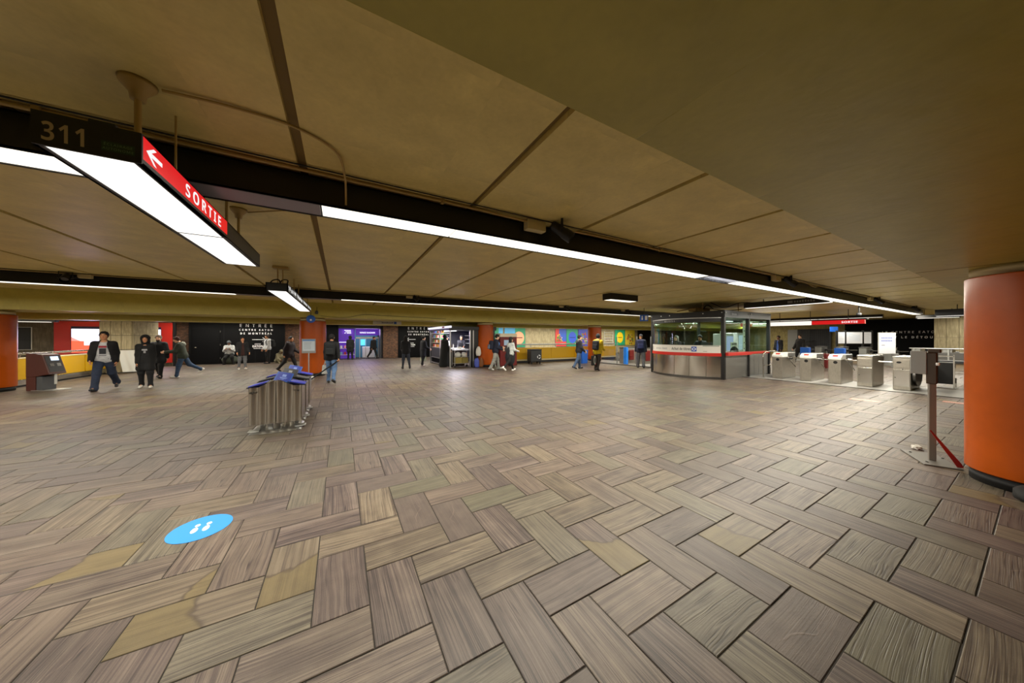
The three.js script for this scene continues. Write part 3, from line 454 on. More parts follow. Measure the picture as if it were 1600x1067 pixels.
// ================================================================ floor stickers and litter
(() => {
  const disc = solo('floor_sticker', 'round blue floor sticker with two white footprints', 'sticker', new THREE.CylinderGeometry(0.2, 0.2, 0.0012, 48).translate(0, 0, 0), paint(0x2a8fe6, 0.5), [-1.02, 0.0022, -3.5], 0);
  const sole = (x) => { const g = []; for (const [cz, a, b] of [[0.025, 0.021, 0.043], [-0.052, 0.017, 0.022]]) { const s = new THREE.Shape(); s.absellipse(0, 0, a, b, 0, Math.PI * 2); g.push(new THREE.ExtrudeGeometry(s, { depth: 0.0012, bevelEnabled: false, curveSegments: 14 }).rotateX(-Math.PI / 2).translate(x, 0.0006, cz)); } return g; };
  part('footprint', sole(-0.032), M.white, disc, 'white left footprint'); part('footprint', sole(0.04), M.white, disc, 'white right footprint');
  const redT = print(256, 128, x => { x.fillStyle = '#d8b4a6'; for (let i = 0; i < 40; i++) x.fillRect(10 + hash2(i, 61) * 220, 20 + hash2(i, 62) * 80, 6 + hash2(i, 63) * 24, 3 + hash2(i, 64) * 10); }, '#b4735f');
  for (const [x, z, l] of [[11.6, -2.3, 'faded red floor sticker in front of the second gate from the booth railing'], [13.1, -1.05, 'faded red floor sticker partly hidden by the orange column']]) { const s = solo('floor_sticker', l, 'sticker', bx(0.26, 0.0016, 0.5, 0, 0, 0), paint(0xb58878, 0.6), [x, 0.0012, z], -0.0); part('print', quad(0.48, 0.24, 0, 0.0018, 0, 0, -Math.PI / 2).rotateY(Math.PI / 2), printed(redT), s, 'worn print'); }
  const p = new THREE.IcosahedronGeometry(0.05, 2), a = p.attributes.position; for (let i = 0; i < a.count; i++) { const k = 0.7 + 0.6 * hash2(Math.round(a.getX(i) * 900), Math.round(a.getY(i) * 900 + a.getZ(i) * 310)); a.setXYZ(i, a.getX(i) * k * 1.2, a.getY(i) * k * 0.6, a.getZ(i) * k); } p.computeVertexNormals();
  solo('paper_scrap', 'crumpled white paper scrap beside the base plate of the steel post', 'litter', p, paint(0xd8d4cc, 0.9), [7.2, 0.022, -0.93]);
  const rag = new THREE.SphereGeometry(0.17, 20, 12), r = rag.attributes.position; for (let i = 0; i < r.count; i++) { const k = 0.85 + 0.3 * fbm(r.getX(i) * 14 + 5, r.getZ(i) * 14 + r.getY(i) * 9, 3); r.setXYZ(i, r.getX(i) * k * 1.2, Math.max(-0.06, r.getY(i) * k * 0.5), r.getZ(i) * k); } rag.computeVertexNormals();
  solo('bundle', 'black bundle lying against the base of the large orange column', 'bundle', rag, M.blackMatt, [5.84, 0.062, -0.02]);
})();

// ================================================================ steel post with card reader box beside the large column
(() => {
  const t = thing('post', 'steel post with boxes on a floor plate, left of the large orange column', 'post', [6.66, 0, -0.74]);
  part('base_plate', rb(0.62, 0.014, 0.3, 0.06, 0.001, -0.0, 0.004).rotateY(0.45), paint(0x77746f, 0.5, { metalness: 0.5 }), t);
  part('pole', rb(0.06, 1.0, 0.06, 0, 0.014, 0, 0.008).rotateY(0.3), paint(0x8d857c, 0.35, { metalness: 0.6 }), t);
  part('brace', prism([[0, 0], [0.05, 0], [0.03, 0.05], [-0.2, 0.42], [-0.215, 0.42]], 0.012).rotateY(-1.1).translate(-0.1, 0.014, 0.19), M.redDark, t, 'slanted red and black brace');
  part('sign_plate', rb(0.02, 0.3, 0.13, -0.05, 1.12, -0.1, 0.006), M.grey, t, 'plain grey plate');
  part('reader', [rb(0.09, 0.4, 0.085, 0.0, 1.0, 0.0, 0.01), rb(0.06, 0.05, 0.1, 0, 1.4, 0.02, 0.01)], paint(0x3a2a1c, 0.4), t, 'dark box at the top of the post');
  part('lamp', rb(0.03, 0.04, 0.03, -0.06, 1.24, 0.05, 0.01), M.white, t); part('bolt', [cyl(0.012, 0.012, 0.01, -0.16, 0.015, -0.02, 8), cyl(0.012, 0.012, 0.01, 0.2, 0.015, 0.06, 8), cyl(0.012, 0.012, 0.01, 0.2, 0.015, -0.2, 8)], M.steelDark, t);
})();

// ================================================================ parapets
(() => {
  const t = thing('parapet', 'yellow parapet of the left stairwell with a stainless rail and kick strip', 'parapet', [-8.95, 0, 0]);
  const L = [[-15.86, 1.62], [-17.53, 1.5], [-19.08, 1.32]];
  for (const [z, l] of L) part('panel', rb(0.06, 0.66, l - 0.012, 0, 0.24, z - l / 2 + 0.0, 0.006), M.yellow, t, 'yellow panel');
  part('core', [bx(0.05, 0.9, 4.6, -0.06, 0, -18.16)], M.charcoal, t);
  part('kick_strip', rb(0.02, 0.17, 4.6, 0.012, 0.06, -18.16, 0.004), M.steelSmooth, t, 'polished stainless kick strip');
  part('coping', rb(0.14, 0.04, 4.64, -0.03, 0.9, -18.16, 0.01), M.cream, t);
  part('rail', [tube([[-0.02, 1.07, -15.8], [-0.02, 1.07, -20.4]], 0.035, 4, 12)], M.steelSmooth, t, 'stainless handrail');
  for (const z of [-16.3, -17.8, -19.3, -20.3]) part('rail_post', bar([-0.03, 0.94, z], [-0.02, 1.05, z], 0.012), M.steelSmooth, t);
  const u = thing('parapet', 'long yellow parapet of the right stairwell with a flat pale rail', 'parapet', [0, 0, -16.3]);
  for (const [x, l] of [[8.2, 2.0], [10.2, 2.0], [12.2, 2.0], [14.2, 2.2], [16.4, 1.9]]) part('panel', rb(l - 0.012, 0.72, 0.06, x + l / 2, 0.22, 0, 0.006), M.yellow, u, 'yellow panel');
  part('core', bx(10.1, 0.9, 0.05, 13.25, 0, -0.06), M.charcoal, u);
  part('base_strip', rb(10.1, 0.09, 0.08, 13.25, 0.12, 0.01, 0.006), M.cream, u); part('kick', rb(10.1, 0.12, 0.04, 13.25, 0, 0, 0.004), M.charcoal, u);
  part('rail', rb(10.1, 0.09, 0.05, 13.25, 1.1, 0.02, 0.02), M.alu, u, 'flat pale rail'); for (const x of [8.6, 10.6, 12.6, 14.6, 16.6]) part('rail_post', bx(0.04, 0.2, 0.03, x, 0.93, 0), M.alu, u);
})();
// ================================================================ posters, screens, hoardings
function poster(pos, w, h, ry, tex, label, cat = 'poster', frame = M.darkGrey, name = 'poster') {
  const t = thing(name, label, cat, pos, ry); part('frame', rb(w + 0.04, h + 0.04, 0.03, 0, -0.02, 0.015, 0.006), frame, t); part('sheet', quad(w, h, 0, h / 2, 0.032), printed(tex), t); return t;
}
const food = (x, cx, cy, r, s0) => { for (let i = 0; i < 46; i++) { const a = hash2(i, s0) * 7, q = Math.sqrt(hash2(i + 50, s0)) * r, k = hash2(i + 90, s0); x.fillStyle = ['#c8702a', '#e8d8a8', '#7a3a1c', '#d8b040', '#a03020', '#5c7a30'][Math.floor(k * 5.99)]; x.beginPath(); x.arc(cx + Math.cos(a) * q, cy + Math.sin(a) * q * 1.5, 4 + k * 8, 0, 7); x.fill(); } };
(() => {
  const P = [
    [10.6, 2.0, ['#e27a64', '#1f8a68', '#1f8a68', '#1f8a68', '#4aa0d8'], 0, 'first wall poster behind the stairwell, pink and green stripes beside the orange column'],
    [12.75, 2.0, ['#4aa0d8', '#4aa0d8', '#1f8a68', '#1f8a68'], 1, 'second wall poster behind the stairwell, blue and green, right of the ticket machine'],
    [17.6, 1.25, ['#c83a3a', '#2f55b8', '#2f55b8'], 4, 'narrow red and blue wall poster behind the stairwell'],
    [18.95, 1.35, ['#1f8a68'], 2, 'green wall poster with a blue disc behind the stairwell'],
    [20.35, 1.3, ['#3a44a8'], 3, 'blue wall poster with a dark dish behind the stairwell'],
    [21.8, 1.4, ['#1f8a68'], 1, 'green wall poster with a salmon disc left of the third column'],
    [25.4, 1.5, ['#1fa070'], 5, 'green wall poster with a yellow disc right of the third column'],
    [26.95, 1.5, ['#d8c030'], 3, 'yellow wall poster with a dish right of the third column'],
  ];
  for (const [x, w, cols, kind, label] of P) {
    const tx = print(160, 200, (c) => {
      cols.forEach((k, i) => { c.fillStyle = k; c.fillRect(160 * i / cols.length, 0, 161 / cols.length, 200); });
      if (kind === 1) { c.fillStyle = '#f0a080'; c.beginPath(); c.ellipse(110, 110, 42, 62, 0, 0, 7); c.fill(); c.fillStyle = '#402020'; c.fillRect(82, 104, 56, 9); }
      if (kind === 2) { c.fillStyle = '#2f4fc0'; c.beginPath(); c.ellipse(84, 106, 56, 62, 0, 0, 7); c.fill(); c.fillStyle = '#10206a'; c.fillRect(44, 102, 80, 8); }
      if (kind === 3) food(c, 84, 120, 50, x * 3 | 0); if (kind === 4) { food(c, 60, 130, 40, 9); c.fillStyle = '#c83a3a'; c.fillRect(0, 150, 160, 50); }
      if (kind === 5) { c.fillStyle = '#f0d020'; c.beginPath(); c.ellipse(80, 106, 52, 66, 0, 0, 7); c.fill(); c.fillStyle = '#403010'; c.fillRect(48, 102, 64, 8); }
      if (kind === 0) { c.fillStyle = '#e8e8e8'; c.fillRect(90, 30, 10, 14); }
    });
    poster([x, 0.78, -22.04], w, 1.72, 0, tx, label);
  }
  // lattice of pale pipes on the wall right of the third column
  const g = []; for (let i = 0; i < 5; i++) g.push(bar([23.1, 1.0 + i * 0.27, -21.95], [24.3, 1.0 + i * 0.27, -21.95], 0.018)); for (const x of [23.1, 24.3]) g.push(bar([x, 0.9, -21.97], [x, 2.2, -21.97], 0.022));
  solo('wall_rack', 'pale metal rack of bars on the concrete wall right of the third column', 'rack', g, M.pale);
  poster([-13.15, 1.02, -24.03], 0.5, 1.05, 0, print(64, 64, x => { x.fillStyle = '#151518'; x.fillRect(4, 4, 56, 56); }, '#0c0c0e'), 'dark framed panel on the wall at the far left above the parapet', 'panel', M.pale, 'wall_panel');
})();
(() => { // red advertising wall with two bright screens
  const scr = print(512, 320, (x) => { const g = x.createLinearGradient(0, 0, 512, 0); x.fillStyle = '#f4eeff'; x.fillRect(0, 0, 512, 320); x.fillStyle = '#ff8a80'; x.beginPath(); x.moveTo(0, 110); x.lineTo(120, 180); x.lineTo(120, 320); x.lineTo(0, 320); x.fill(); x.fillStyle = '#ff5a3c'; x.beginPath(); x.moveTo(0, 160); x.lineTo(130, 165); x.lineTo(130, 220); x.lineTo(270, 220); x.lineTo(360, 320); x.lineTo(0, 320); x.fill(); words(x, 'AS', 390, 190, 80, '#e88074', { spread: 50 }); });
  for (const [x, w, label] of [[-11.1, 1.7, 'bright advertising screen in a red surround at left, partly behind the pier'], [-9.1, 1.42, 'bright advertising screen in a red surround right of the concrete pier']]) {
    const right = x > -10, x0 = right ? -9.9 : -12.2, x1 = right ? -8.12 : -10.0, c = (x0 + x1) / 2, t = thing('screen', label, 'screen', [c, 0, -23.98]);
    const sx0 = right ? -9.86 : -11.66, sx1 = right ? -8.55 : -10.05, sc = (sx0 + sx1) / 2 - c, sw = sx1 - sx0, y0 = right ? 0.84 : 0.82, y1 = 2.03;
    part('surround', [bx(x1 - x0, 2.2, 0.06, 0, 0.2, 0)], M.red, t, 'red surround'); part('header', bx(sw, 0.12, 0.05, sc, y1, 0.025), paint(0x1a1240, 0.4), t, 'dark blue header');
    part('bezel', rb(sw + 0.03, y1 - y0 + 0.02, 0.05, sc, y0 - 0.01, 0.02, 0.005), M.black, t);
    part('display', quad(sw - 0.02, y1 - y0 - 0.01, sc, (y0 + y1) / 2, 0.0465), litPrint(scr, 1.7), t, 'lit display');
    sideLight(t, sw - 0.02, y1 - y0, 0xe4d8ff, SCREEN, sc, (y0 + y1) / 2, 0.05, Math.PI);
  }
  solo('wall_post', 'narrow black and grey post at the right edge of the red screen wall', 'post', [bx(0.1, 2.5, 0.1, -8.04, 0, -23.99)], M.black);
})();
function hoardingText(mirror) {
  return (x, w, h) => {
    const cx = 512;
    words(x, 'ENTRÉE', cx, 66, 104, '#f6f6fa', { bold: false, spread: 62 });
    words(x, 'CENTRE EATON', cx, 176, 62, '#f6f6fa', { spread: 21 }); words(x, 'DE MONTRÉAL', cx, 268, 62, '#f6f6fa', { spread: 21 });
    x.strokeStyle = '#f2f2f4'; x.lineWidth = 11; const y = 425; x.beginPath();
    if (!mirror) { x.moveTo(430, y); x.lineTo(700, y); x.moveTo(640, y - 52); x.lineTo(700, y); x.lineTo(640, y + 52); } else { x.moveTo(150, y); x.lineTo(420, y); x.moveTo(212, y - 52); x.lineTo(150, y); x.lineTo(212, y + 52); } x.stroke();
    const lx = mirror ? 300 : 540; words(x, 'CENTRE', lx, 540, 34, '#e6e6ea'); words(x, 'EATON', lx, 596, 66, '#ffffff'); words(x, 'MONTRÉAL', lx, 650, 32, '#e6e6ea');
  };
}
(() => {
  const t = thing('hoarding', 'left black hoarding with ENTRÉE lettering, a right arrow and a black door', 'hoarding', [-5.4, 0, -24.52]);
  part('board', [bx(4.5, 2.6, 0.1, 0, 0, -0.05)], M.hoarding, t); for (const x of [-2.2, -0.72, 0.75]) part('joint', bx(0.012, 2.6, 0.006, x, 0, 0.002), M.blackMatt, t);
  part('door', rb(1.2, 2.1, 0.04, -1.5, 0.02, 0.012, 0.006), M.hoarding, t, 'flush black door'); part('handle', [rb(0.1, 0.05, 0.06, -1.95, 0.98, 0.05, 0.015)], M.steelSmooth, t, 'bright door handle');
  for (const y of [0.3, 1.1, 1.9]) part('hinge', bx(0.03, 0.1, 0.03, -0.88, y, 0.03), M.steelDark, t);
  part('lettering', quad(2.5, 1.75, 0.8, 1.62, 0.006), printed(print(1024, 716, hoardingText(false), '#060608'), 0.6, 0.25), t, 'white printed lettering and arrow');
  const u = thing('hoarding', 'right black hoarding with ENTRÉE lettering and a left arrow, beside the kiosk', 'hoarding', [5.8, 0, -25.0]);
  part('board', bx(3.75, 2.62, 0.1, 0, 0, -0.05), M.hoarding, u); part('lettering', quad(2.55, 1.78, -0.32, 1.6, 0.006), printed(print(1024, 716, hoardingText(true), '#060608'), 0.6, 0.25), u, 'white printed lettering and arrow');
  const f = thing('hoarding', 'wide black hoarding beyond the gates reading LE CENTRE EATON VAUT LE DÉTOUR', 'hoarding', [36.6, 0, -4.6], -Math.PI / 2);
  part('board', bx(7.5, 2.98, 0.1, 0, 0, -0.05), M.hoarding, f);
  part('lettering', quad(2.95, 0.64, -0.33, 1.81, 0.006), printed(print(1150, 248, x => { words(x, 'LE CENTRE EATON', 20, 56, 84, '#ffffff', { bold: false, align: 'left', spread: 24 }); words(x, 'VAUT LE DÉTOUR', 20, 202, 84, '#ffffff', { bold: true, align: 'left', spread: 24 }); }, '#060608'), 0.6, 0.25), f, 'white printed lettering');
})();
// ================================================================ purple shop
(() => {
  const t = thing('shop_front', 'purple shop front at the back of the passage with glass doors and bright lettering', 'shop', [1.27, 0, -25.9]);
  const pur = glow(0x5a2ab0, 0.55, { color: 0x4a2290 });
  part('portal', [bx(0.1, 2.4, 0.9, -1.43, 0, 0.3), bx(0.1, 2.4, 0.9, 1.43, 0, 0.3), bx(2.96, 0.3, 0.9, 0, 2.25, 0.3)], M.charcoal, t);
  part('fascia', [bx(1.62, 0.52, 0.06, 0.55, 1.75, 0.02)], pur, t, 'lit purple fascia'); part('lettering', quad(1.2, 0.2, 0.55, 1.96, 0.056), litPrint(print(512, 86, x => words(x, 'VENEZ GAGNER', 256, 45, 62, '#fff'), '#4a1f96'), 1.5), t, 'white lit lettering');
  part('lintel', bx(1.6, 0.12, 0.06, 0.55, 1.5, 0.04), M.pale, t); part('lintel_text', quad(1.1, 0.06, 0.55, 1.56, 0.072), printed(print(256, 16, x => { x.fillStyle = '#555'; for (let i = 0; i < 20; i++) x.fillRect(20 + i * 11, 5, 7, 7); }, '#c9c9c4')), t);
  part('side_board', bx(1.06, 1.05, 0.05, -0.85, 1.25, 0), pur, t, 'purple board'); part('side_lettering', quad(0.7, 0.34, -0.8, 2.02, 0.03), litPrint(print(256, 128, x => { x.fillStyle = '#fff'; for (let r = 0; r < 3; r++) for (let i = 0; i < 6; i++) if (hash2(i, r + 70) > 0.12) x.fillRect(50 + i * 27 + r * 4, 14 + r * 38, 20, 24); }, '#5a2aa8'), 1.3), t, 'white lettering');
  part('shelf_light', rb(1.0, 0.03, 0.05, -0.85, 1.22, 0.05, 0.005), glow(0xffffff, 2.2), t);
  part('display_back', bx(1.06, 1.2, 0.05, -0.85, 0, -0.3), pur, t); part('window_glass', quad(1.02, 1.18, -0.85, 0.6, 0.03), M.glass, t);
  for (const x of [-0.3, 0.02, 0.42, 1.14, 1.32]) part('door_frame', bx(0.05, 1.5, 0.06, x, 0, 0.03), M.alu, t);
  part('inside', [bx(1.7, 2.4, 0.05, 0.55, 0, -1.5)], glow(0x2a6f8a, 0.35, { color: 0x305060 }), t, 'bright shop interior'); part('counter', rb(0.9, 0.85, 0.4, 0.7, 0, -1.0, 0.03), M.white, t); part('inside_screen', bx(0.4, 0.5, 0.04, 0.35, 0.95, -1.4), glow(0x58c8ff, 1.6), t, 'blue lit screen');
  sideLight(t, 1.6, 0.5, 0xcaa6ff, 9, 0.5, 1.96, 0.1, Math.PI); downLight(t, 2.4, 0.6, 0xe8dcff, 12, 0, 2.2, -0.6);
  let q = 0; for (let i = 0; i < 8; i++) solo('gift_box', ['white', 'pink', 'violet', 'black', 'pale blue', 'red', 'cream', 'grey'][i] + ' packet in the purple shop window, ' + ['far left of the upper row', 'left of the upper row', 'right of the upper row', 'far right of the upper row', 'far left of the lower row', 'left of the lower row', 'right of the lower row', 'far right of the lower row'][i], 'packet', rb(0.15, 0.2, 0.12, 0, 0, 0, 0.012), paint([0xf0f0f0, 0xe890b0, 0x9060d0, 0x18181c, 0x90c8e8, 0xc83030, 0xe8d8b0, 0x88888c][i]), [0.06 + (i % 4) * 0.25, i < 4 ? 0.78 : 0.3, -26.06]);
  part('shelf', [bx(1.04, 0.03, 0.25, -0.85, 0.75, -0.15), bx(1.04, 0.03, 0.25, -0.85, 0.27, -0.15)], M.white, t);
})();
// ================================================================ machines and small furniture along the far side
(() => {
  const t = thing('information_terminal', 'brown self-service terminal with a sloping panel in front of the left parapet', 'terminal', [-7.86, 0, -15.05], -0.42);
  t.scale.set(0.72, 1, 0.85);
  part('pedestal', [rb(0.34, 1.12, 0.42, -0.16, 0, 0, 0.012)], M.brown, t, 'brown upright'); part('neck', rb(0.28, 0.4, 0.36, 0.08, 0.02, 0, 0.01), M.darkGrey, t);
  part('head', prism([[-0.3, 1.12], [0.28, 1.07], [0.54, 0.5], [-0.05, 0.42], [-0.3, 0.42]], 0.44, 0.008).translate(0, 0, -0.22), M.brown, t, 'wedge-shaped brown head');
  const fx = (u) => [lerp(0.285, 0.535, u), lerp(1.06, 0.52, u)]; const ang = Math.atan2(0.55, 0.25);
  const face = (u, w, h, dz, mat, n, k = 0.008) => { const [x, y] = fx(u); const g = bx(0.012, h, w, 0, -h / 2, 0).rotateZ(Math.PI / 2 - ang + 0.0).translate(x + k, y + k * 0.4, dz); return part(n, g, mat, t); };
  face(0.5, 0.38, 0.52, 0, M.charcoal, 'control_panel', 0.004); face(0.2, 0.2, 0.13, -0.04, glow(0xd8e8ff, 1.4), 'screen', 0.012); face(0.55, 0.1, 0.09, 0.08, M.steelDark, 'card_slot', 0.012); face(0.55, 0.1, 0.1, -0.1, M.grey, 'keypad', 0.012);
  part('receipt_strip', bx(0.01, 0.34, 0.07, 0.5, 0.18, 0.03), M.pale, t, 'hanging pale strip'); part('foot_plate', [rb(0.8, 0.02, 0.5, 0.3, 0, 0, 0.006)], M.alu, t, 'pale floor plate');
})();
(() => {
  const t = thing('ticket_machine', 'dark red ticket machine beside the right orange column', 'machine', [8.3, 0, -15.35]);
  part('cabinet', rb(1.08, 1.62, 0.6, 0, 0, 0, 0.015), M.maroon, t); part('top_light', rb(1.1, 0.2, 0.62, 0, 1.62, 0, 0.02), glow(0xfff2d8, 0.12, { color: 0xc8bc9c }), t, 'pale lit header');
  part('screen', [rb(0.4, 0.3, 0.02, -0.1, 1.15, 0.3, 0.006)], glow(0xbfd4e0, 0.5), t); part('panel', rb(0.75, 0.3, 0.012, 0, 0.8, 0.302, 0.005), M.charcoal, t); part('slot', [bx(0.1, 0.16, 0.02, 0.33, 1.2, 0.305), bx(0.3, 0.12, 0.03, -0.1, 0.5, 0.305)], M.steelDark, t); part('base', bx(1.0, 0.08, 0.5, 0, 0.0, 0.03), M.black, t);
})();
(() => {
  const t = thing('bin', 'dark grey bin with a white recycling symbol in front of the yellow parapet', 'bin', [10.28, 0, -15.4]);
  part('body', rb(0.78, 0.68, 0.45, 0, 0.14, 0, 0.03, 2), M.charcoal, t); part('lid', rb(0.8, 0.07, 0.47, 0, 0.81, 0, 0.03, 2), M.rubber, t); for (const [x, z] of [[-0.3, -0.15], [0.3, -0.15], [-0.3, 0.15], [0.3, 0.15]]) part('leg', rb(0.08, 0.14, 0.08, x, 0, z, 0.01), M.rubber, t);
  part('symbol', quad(0.34, 0.34, 0.18, 0.42, 0.2265), printed(print(128, 128, x => { x.strokeStyle = '#f0f0f4'; x.lineWidth = 15; for (let i = 0; i < 3; i++) { x.beginPath(); x.arc(64, 64, 38, i * 2.094 + 0.3, i * 2.094 + 1.75); x.stroke(); } }, '#2b2c30')), t, 'white recycling arrows');
  const b = thing('bin', 'small blue bin behind the person in jeans near the third column', 'bin', [13.05, 0, -14.2]); part('body', prism([[-0.2, 0], [0.2, 0], [0.25, 0.75], [-0.25, 0.75]], 0.42, 0.01).translate(0, 0.012, -0.21), M.blue, b); part('lid', rb(0.54, 0.06, 0.48, 0, 0.77, 0, 0.02), M.blue, b);
  const n = thing('notice_stand', 'grey notice board on a thin pole in front of the orange column', 'stand', [-1.08, 0, -14.3]);
  part('board', rb(0.46, 0.56, 0.03, 0, 0.98, 0, 0.008), M.grey, n); part('sheet', quad(0.4, 0.44, 0, 1.29, 0.0165), printed(print(96, 108, x => { x.fillStyle = '#5a83b8'; x.fillRect(0, 0, 96, 14); x.fillStyle = '#8c98a4'; for (let i = 0; i < 6; i++) x.fillRect(10, 26 + i * 12, 50 + hash2(i, 4) * 26, 4); }, '#b9c3cc')), n, 'printed sheet');
  part('pole', bar([0, 0.02, 0], [0, 0.99, 0], 0.02), M.alu, n); part('foot', cyl(0.2, 0.18, 0.02, 0, 0, 0, 24), M.steelDark, n);
  const p = thing('barrier', 'white plastic sheet in a thin dark frame leaning at the end of the left parapet', 'barrier', [-8.2, 0, -20.05], 0.25);
  part('frame', [sqbar([-0.42, 0.02, 0], [-0.42, 1.06, 0], 0.025), sqbar([0.42, 0.02, 0], [0.42, 1.06, 0], 0.025), sqbar([-0.42, 1.06, 0], [0.42, 1.06, 0], 0.025), sqbar([-0.42, 0.06, 0], [0.42, 0.06, 0], 0.025)], M.charcoal, p);
  const sh = new THREE.PlaneGeometry(0.6, 0.95, 12, 16), q = sh.attributes.position; for (let i = 0; i < q.count; i++) { const y = q.getY(i); q.setX(i, q.getX(i) * (0.72 + 0.35 * (y + 0.5)) + 0.06 - y * 0.04); q.setZ(i, 0.03 * Math.sin(q.getX(i) * 22 + y * 5)); } sh.computeVertexNormals(); part('sheet', sh.translate(0.02, 0.55, 0.01), M.pale, p, 'creased white sheet');
})();
// ================================================================ snack kiosk
(() => {
  const t = thing('kiosk', 'black snack kiosk with a lit glass display, an open counter and a white roof sign', 'kiosk', [0, 0, 0]);
  const x0 = 4.95, x1 = 7.5, z0 = -19.2, z1 = -15.25;
  part('roof', [rb(x1 - x0 + 0.15, 0.2, z1 - z0 + 0.2, (x0 + x1) / 2, 1.98, (z0 + z1) / 2, 0.02)], M.black, t, 'black roof fascia');
  part('roof_sign', rb(0.06, 0.11, 4.5, x0 - 0.11, 2.08, -17.0, 0.01), glow(0xf4f2ff, 1.0), t, 'white lit roof sign'); part('roof_emblem', bx(0.01, 0.08, 0.4, x0 - 0.145, 2.095, -16.0), M.red, t, 'red and black emblem');
  part('back_wall', [bx(0.06, 1.98, z1 - z0, x1, 0, (z0 + z1) / 2), bx(x1 - x0, 1.98, 0.06, (x0 + x1) / 2, 0, z0)], M.charcoal, t);
  part('side_wall', [bx(x1 - 6.08, 1.98, 0.08, (x1 + 6.08) / 2, 0, z1)], M.black, t, 'black side panel');
  for (const [x, z] of [[x0, z1], [6.05, z1], [x0, -17.05], [x0, z0], [6.22, z1 + 0.02]]) part('post', rb(0.06, 1.98, 0.06, x, 0, z, 0.008), M.alu, t, 'bright corner post');
  part('display_base', [rb(0.62, 0.56, 2.1, x0 + 0.33, 0.42, -18.1, 0.01)], M.charcoal, t, 'dark lower front'); part('base_frame', [sqbar([x0 + 0.03, 0.08, -17.1], [x0 + 0.03, 0.08, -19.1], 0.04), sqbar([x0 + 0.03, 0.4, -17.1], [x0 + 0.03, 0.4, -19.1], 0.04), sqbar([x0 + 0.03, 0, -17.1], [x0 + 0.03, 0.42, -17.1], 0.04), sqbar([x0 + 0.03, 0, -19.1], [x0 + 0.03, 0.42, -19.1], 0.04)], M.alu, t, 'open bright frame');
  part('display_glass', [bx(0.012, 0.9, 2.1, x0 + 0.03, 1.0, -18.1)], M.glass, t, 'glass display front'); for (const y of [1.0, 1.28, 1.56, 1.84]) part('display_shelf', bx(0.5, 0.012, 2.05, x0 + 0.3, y, -18.1), M.white, t);
  part('counter', rb(1.0, 0.95, 0.5, 5.55, 0.0, -16.4, 0.01), M.charcoal, t); part('counter_top', rb(1.1, 0.04, 0.6, 5.55, 0.95, -16.4, 0.01), M.white, t);
  for (const y of [1.2, 1.45, 1.7]) part('wall_shelf', bx(0.3, 0.02, 3.4, x1 - 0.2, y, -17.3), M.pale, t);
  part('blue_panel', [bx(0.04, 0.9, 1.3, x1 - 0.06, 1.2, -18.2)], glow(0x3a40d8, 0.9), t, 'blue lit panel'); part('green_panel', bx(0.5, 0.35, 0.03, 5.7, 1.45, z0 + 0.06), glow(0x38c060, 0.9), t, 'green lit panel');
  part('lamp', [rb(0.12, 0.03, 2.2, 5.6, 1.945, -17.4, 0.008)], glow(0xffffff, 2.5), t); downLight(t, 0.5, 2.6, 0xf4f0ff, 45, 5.8, 1.94, -17.2); sideLight(t, 1.9, 0.15, 0xdfe8ff, 24, x0 + 0.5, 1.9, -18.1, Math.PI / 2);
  // packets on the shelves: every one a thing
  const cols = [[0xd83a2a, 'red'], [0xe8c020, 'yellow'], [0x2f6fd0, 'blue'], [0xf0f0f0, 'white'], [0xe070a0, 'pink'], [0x40a050, 'green'], [0xd87a28, 'orange'], [0x7a40b0, 'violet']].map(([c, n]) => [paint(c, 0.35), n]);
  const geo = rb(0.1, 0.16, 0.13, 0, 0, 0, 0.012), spots = ['far left', 'left', 'centre left', 'centre', 'centre right', 'right', 'far right'], rows = ['lowest', 'second', 'third', 'top'];
  for (let r = 0; r < 4; r++) for (let i = 0; i < 7; i++) { const c = cols[(i * 3 + r * 5) % 8]; const m = solo('snack_packet', c[1] + ' snack packet at the ' + spots[i] + ' of the ' + rows[r] + ' kiosk display shelf', 'packet', geo, c[0], [x0 + 0.2, 1.013 + r * 0.28, -18.98 + i * 0.29 + hash2(i, r) * 0.04], hash2(i, r + 7) * 0.3, 'snack packets in the glass display'); }
  for (let r = 0; r < 3; r++) for (let i = 0; i < 5; i++) { const c = cols[(i * 5 + r * 3 + 1) % 8]; solo('goods_box', c[1] + ' goods box on the ' + rows[r] + ' back shelf of the kiosk, ' + ['next to the side panel', 'second from the side panel', 'third from the side panel', 'fourth from the side panel', 'fifth from the side panel'][i], 'box', rb(0.16, 0.17, 0.2, 0, 0, 0, 0.01), c[0], [x1 - 0.2, 1.221 + r * 0.25, -15.6 - i * 0.28], 0, 'goods on the kiosk back shelves'); }
  for (let i = 0; i < 3; i++) solo('bottle', ['orange', 'dark', 'pale'][i] + ' bottle standing on the kiosk counter', 'bottle', lathe([[0.001, 0], [0.035, 0], [0.036, 0.15], [0.014, 0.2], [0.014, 0.24], [0.001, 0.24]], 14), paint([0xe06a1a, 0x2a1a10, 0xe8e4d8][i], 0.25), [5.2 + i * 0.13, 0.991, -16.3]);
  // service cart with cartons in front
  const c = thing('cart', 'grey metal service cart with a lower shelf in front of the kiosk counter', 'cart', [5.66, 0, -15.6]);
  for (const [x, z] of [[-0.42, -0.22], [0.42, -0.22], [-0.42, 0.22], [0.42, 0.22]]) { part('leg', bar([x, 0.09, z], [x, 0.92, z], 0.018), M.alu, c); part('caster', cyl(0.045, 0.045, 0.03, 0, -0.015, 0, 14).rotateX(Math.PI / 2).translate(x, 0.046, z), M.rubber, c); }
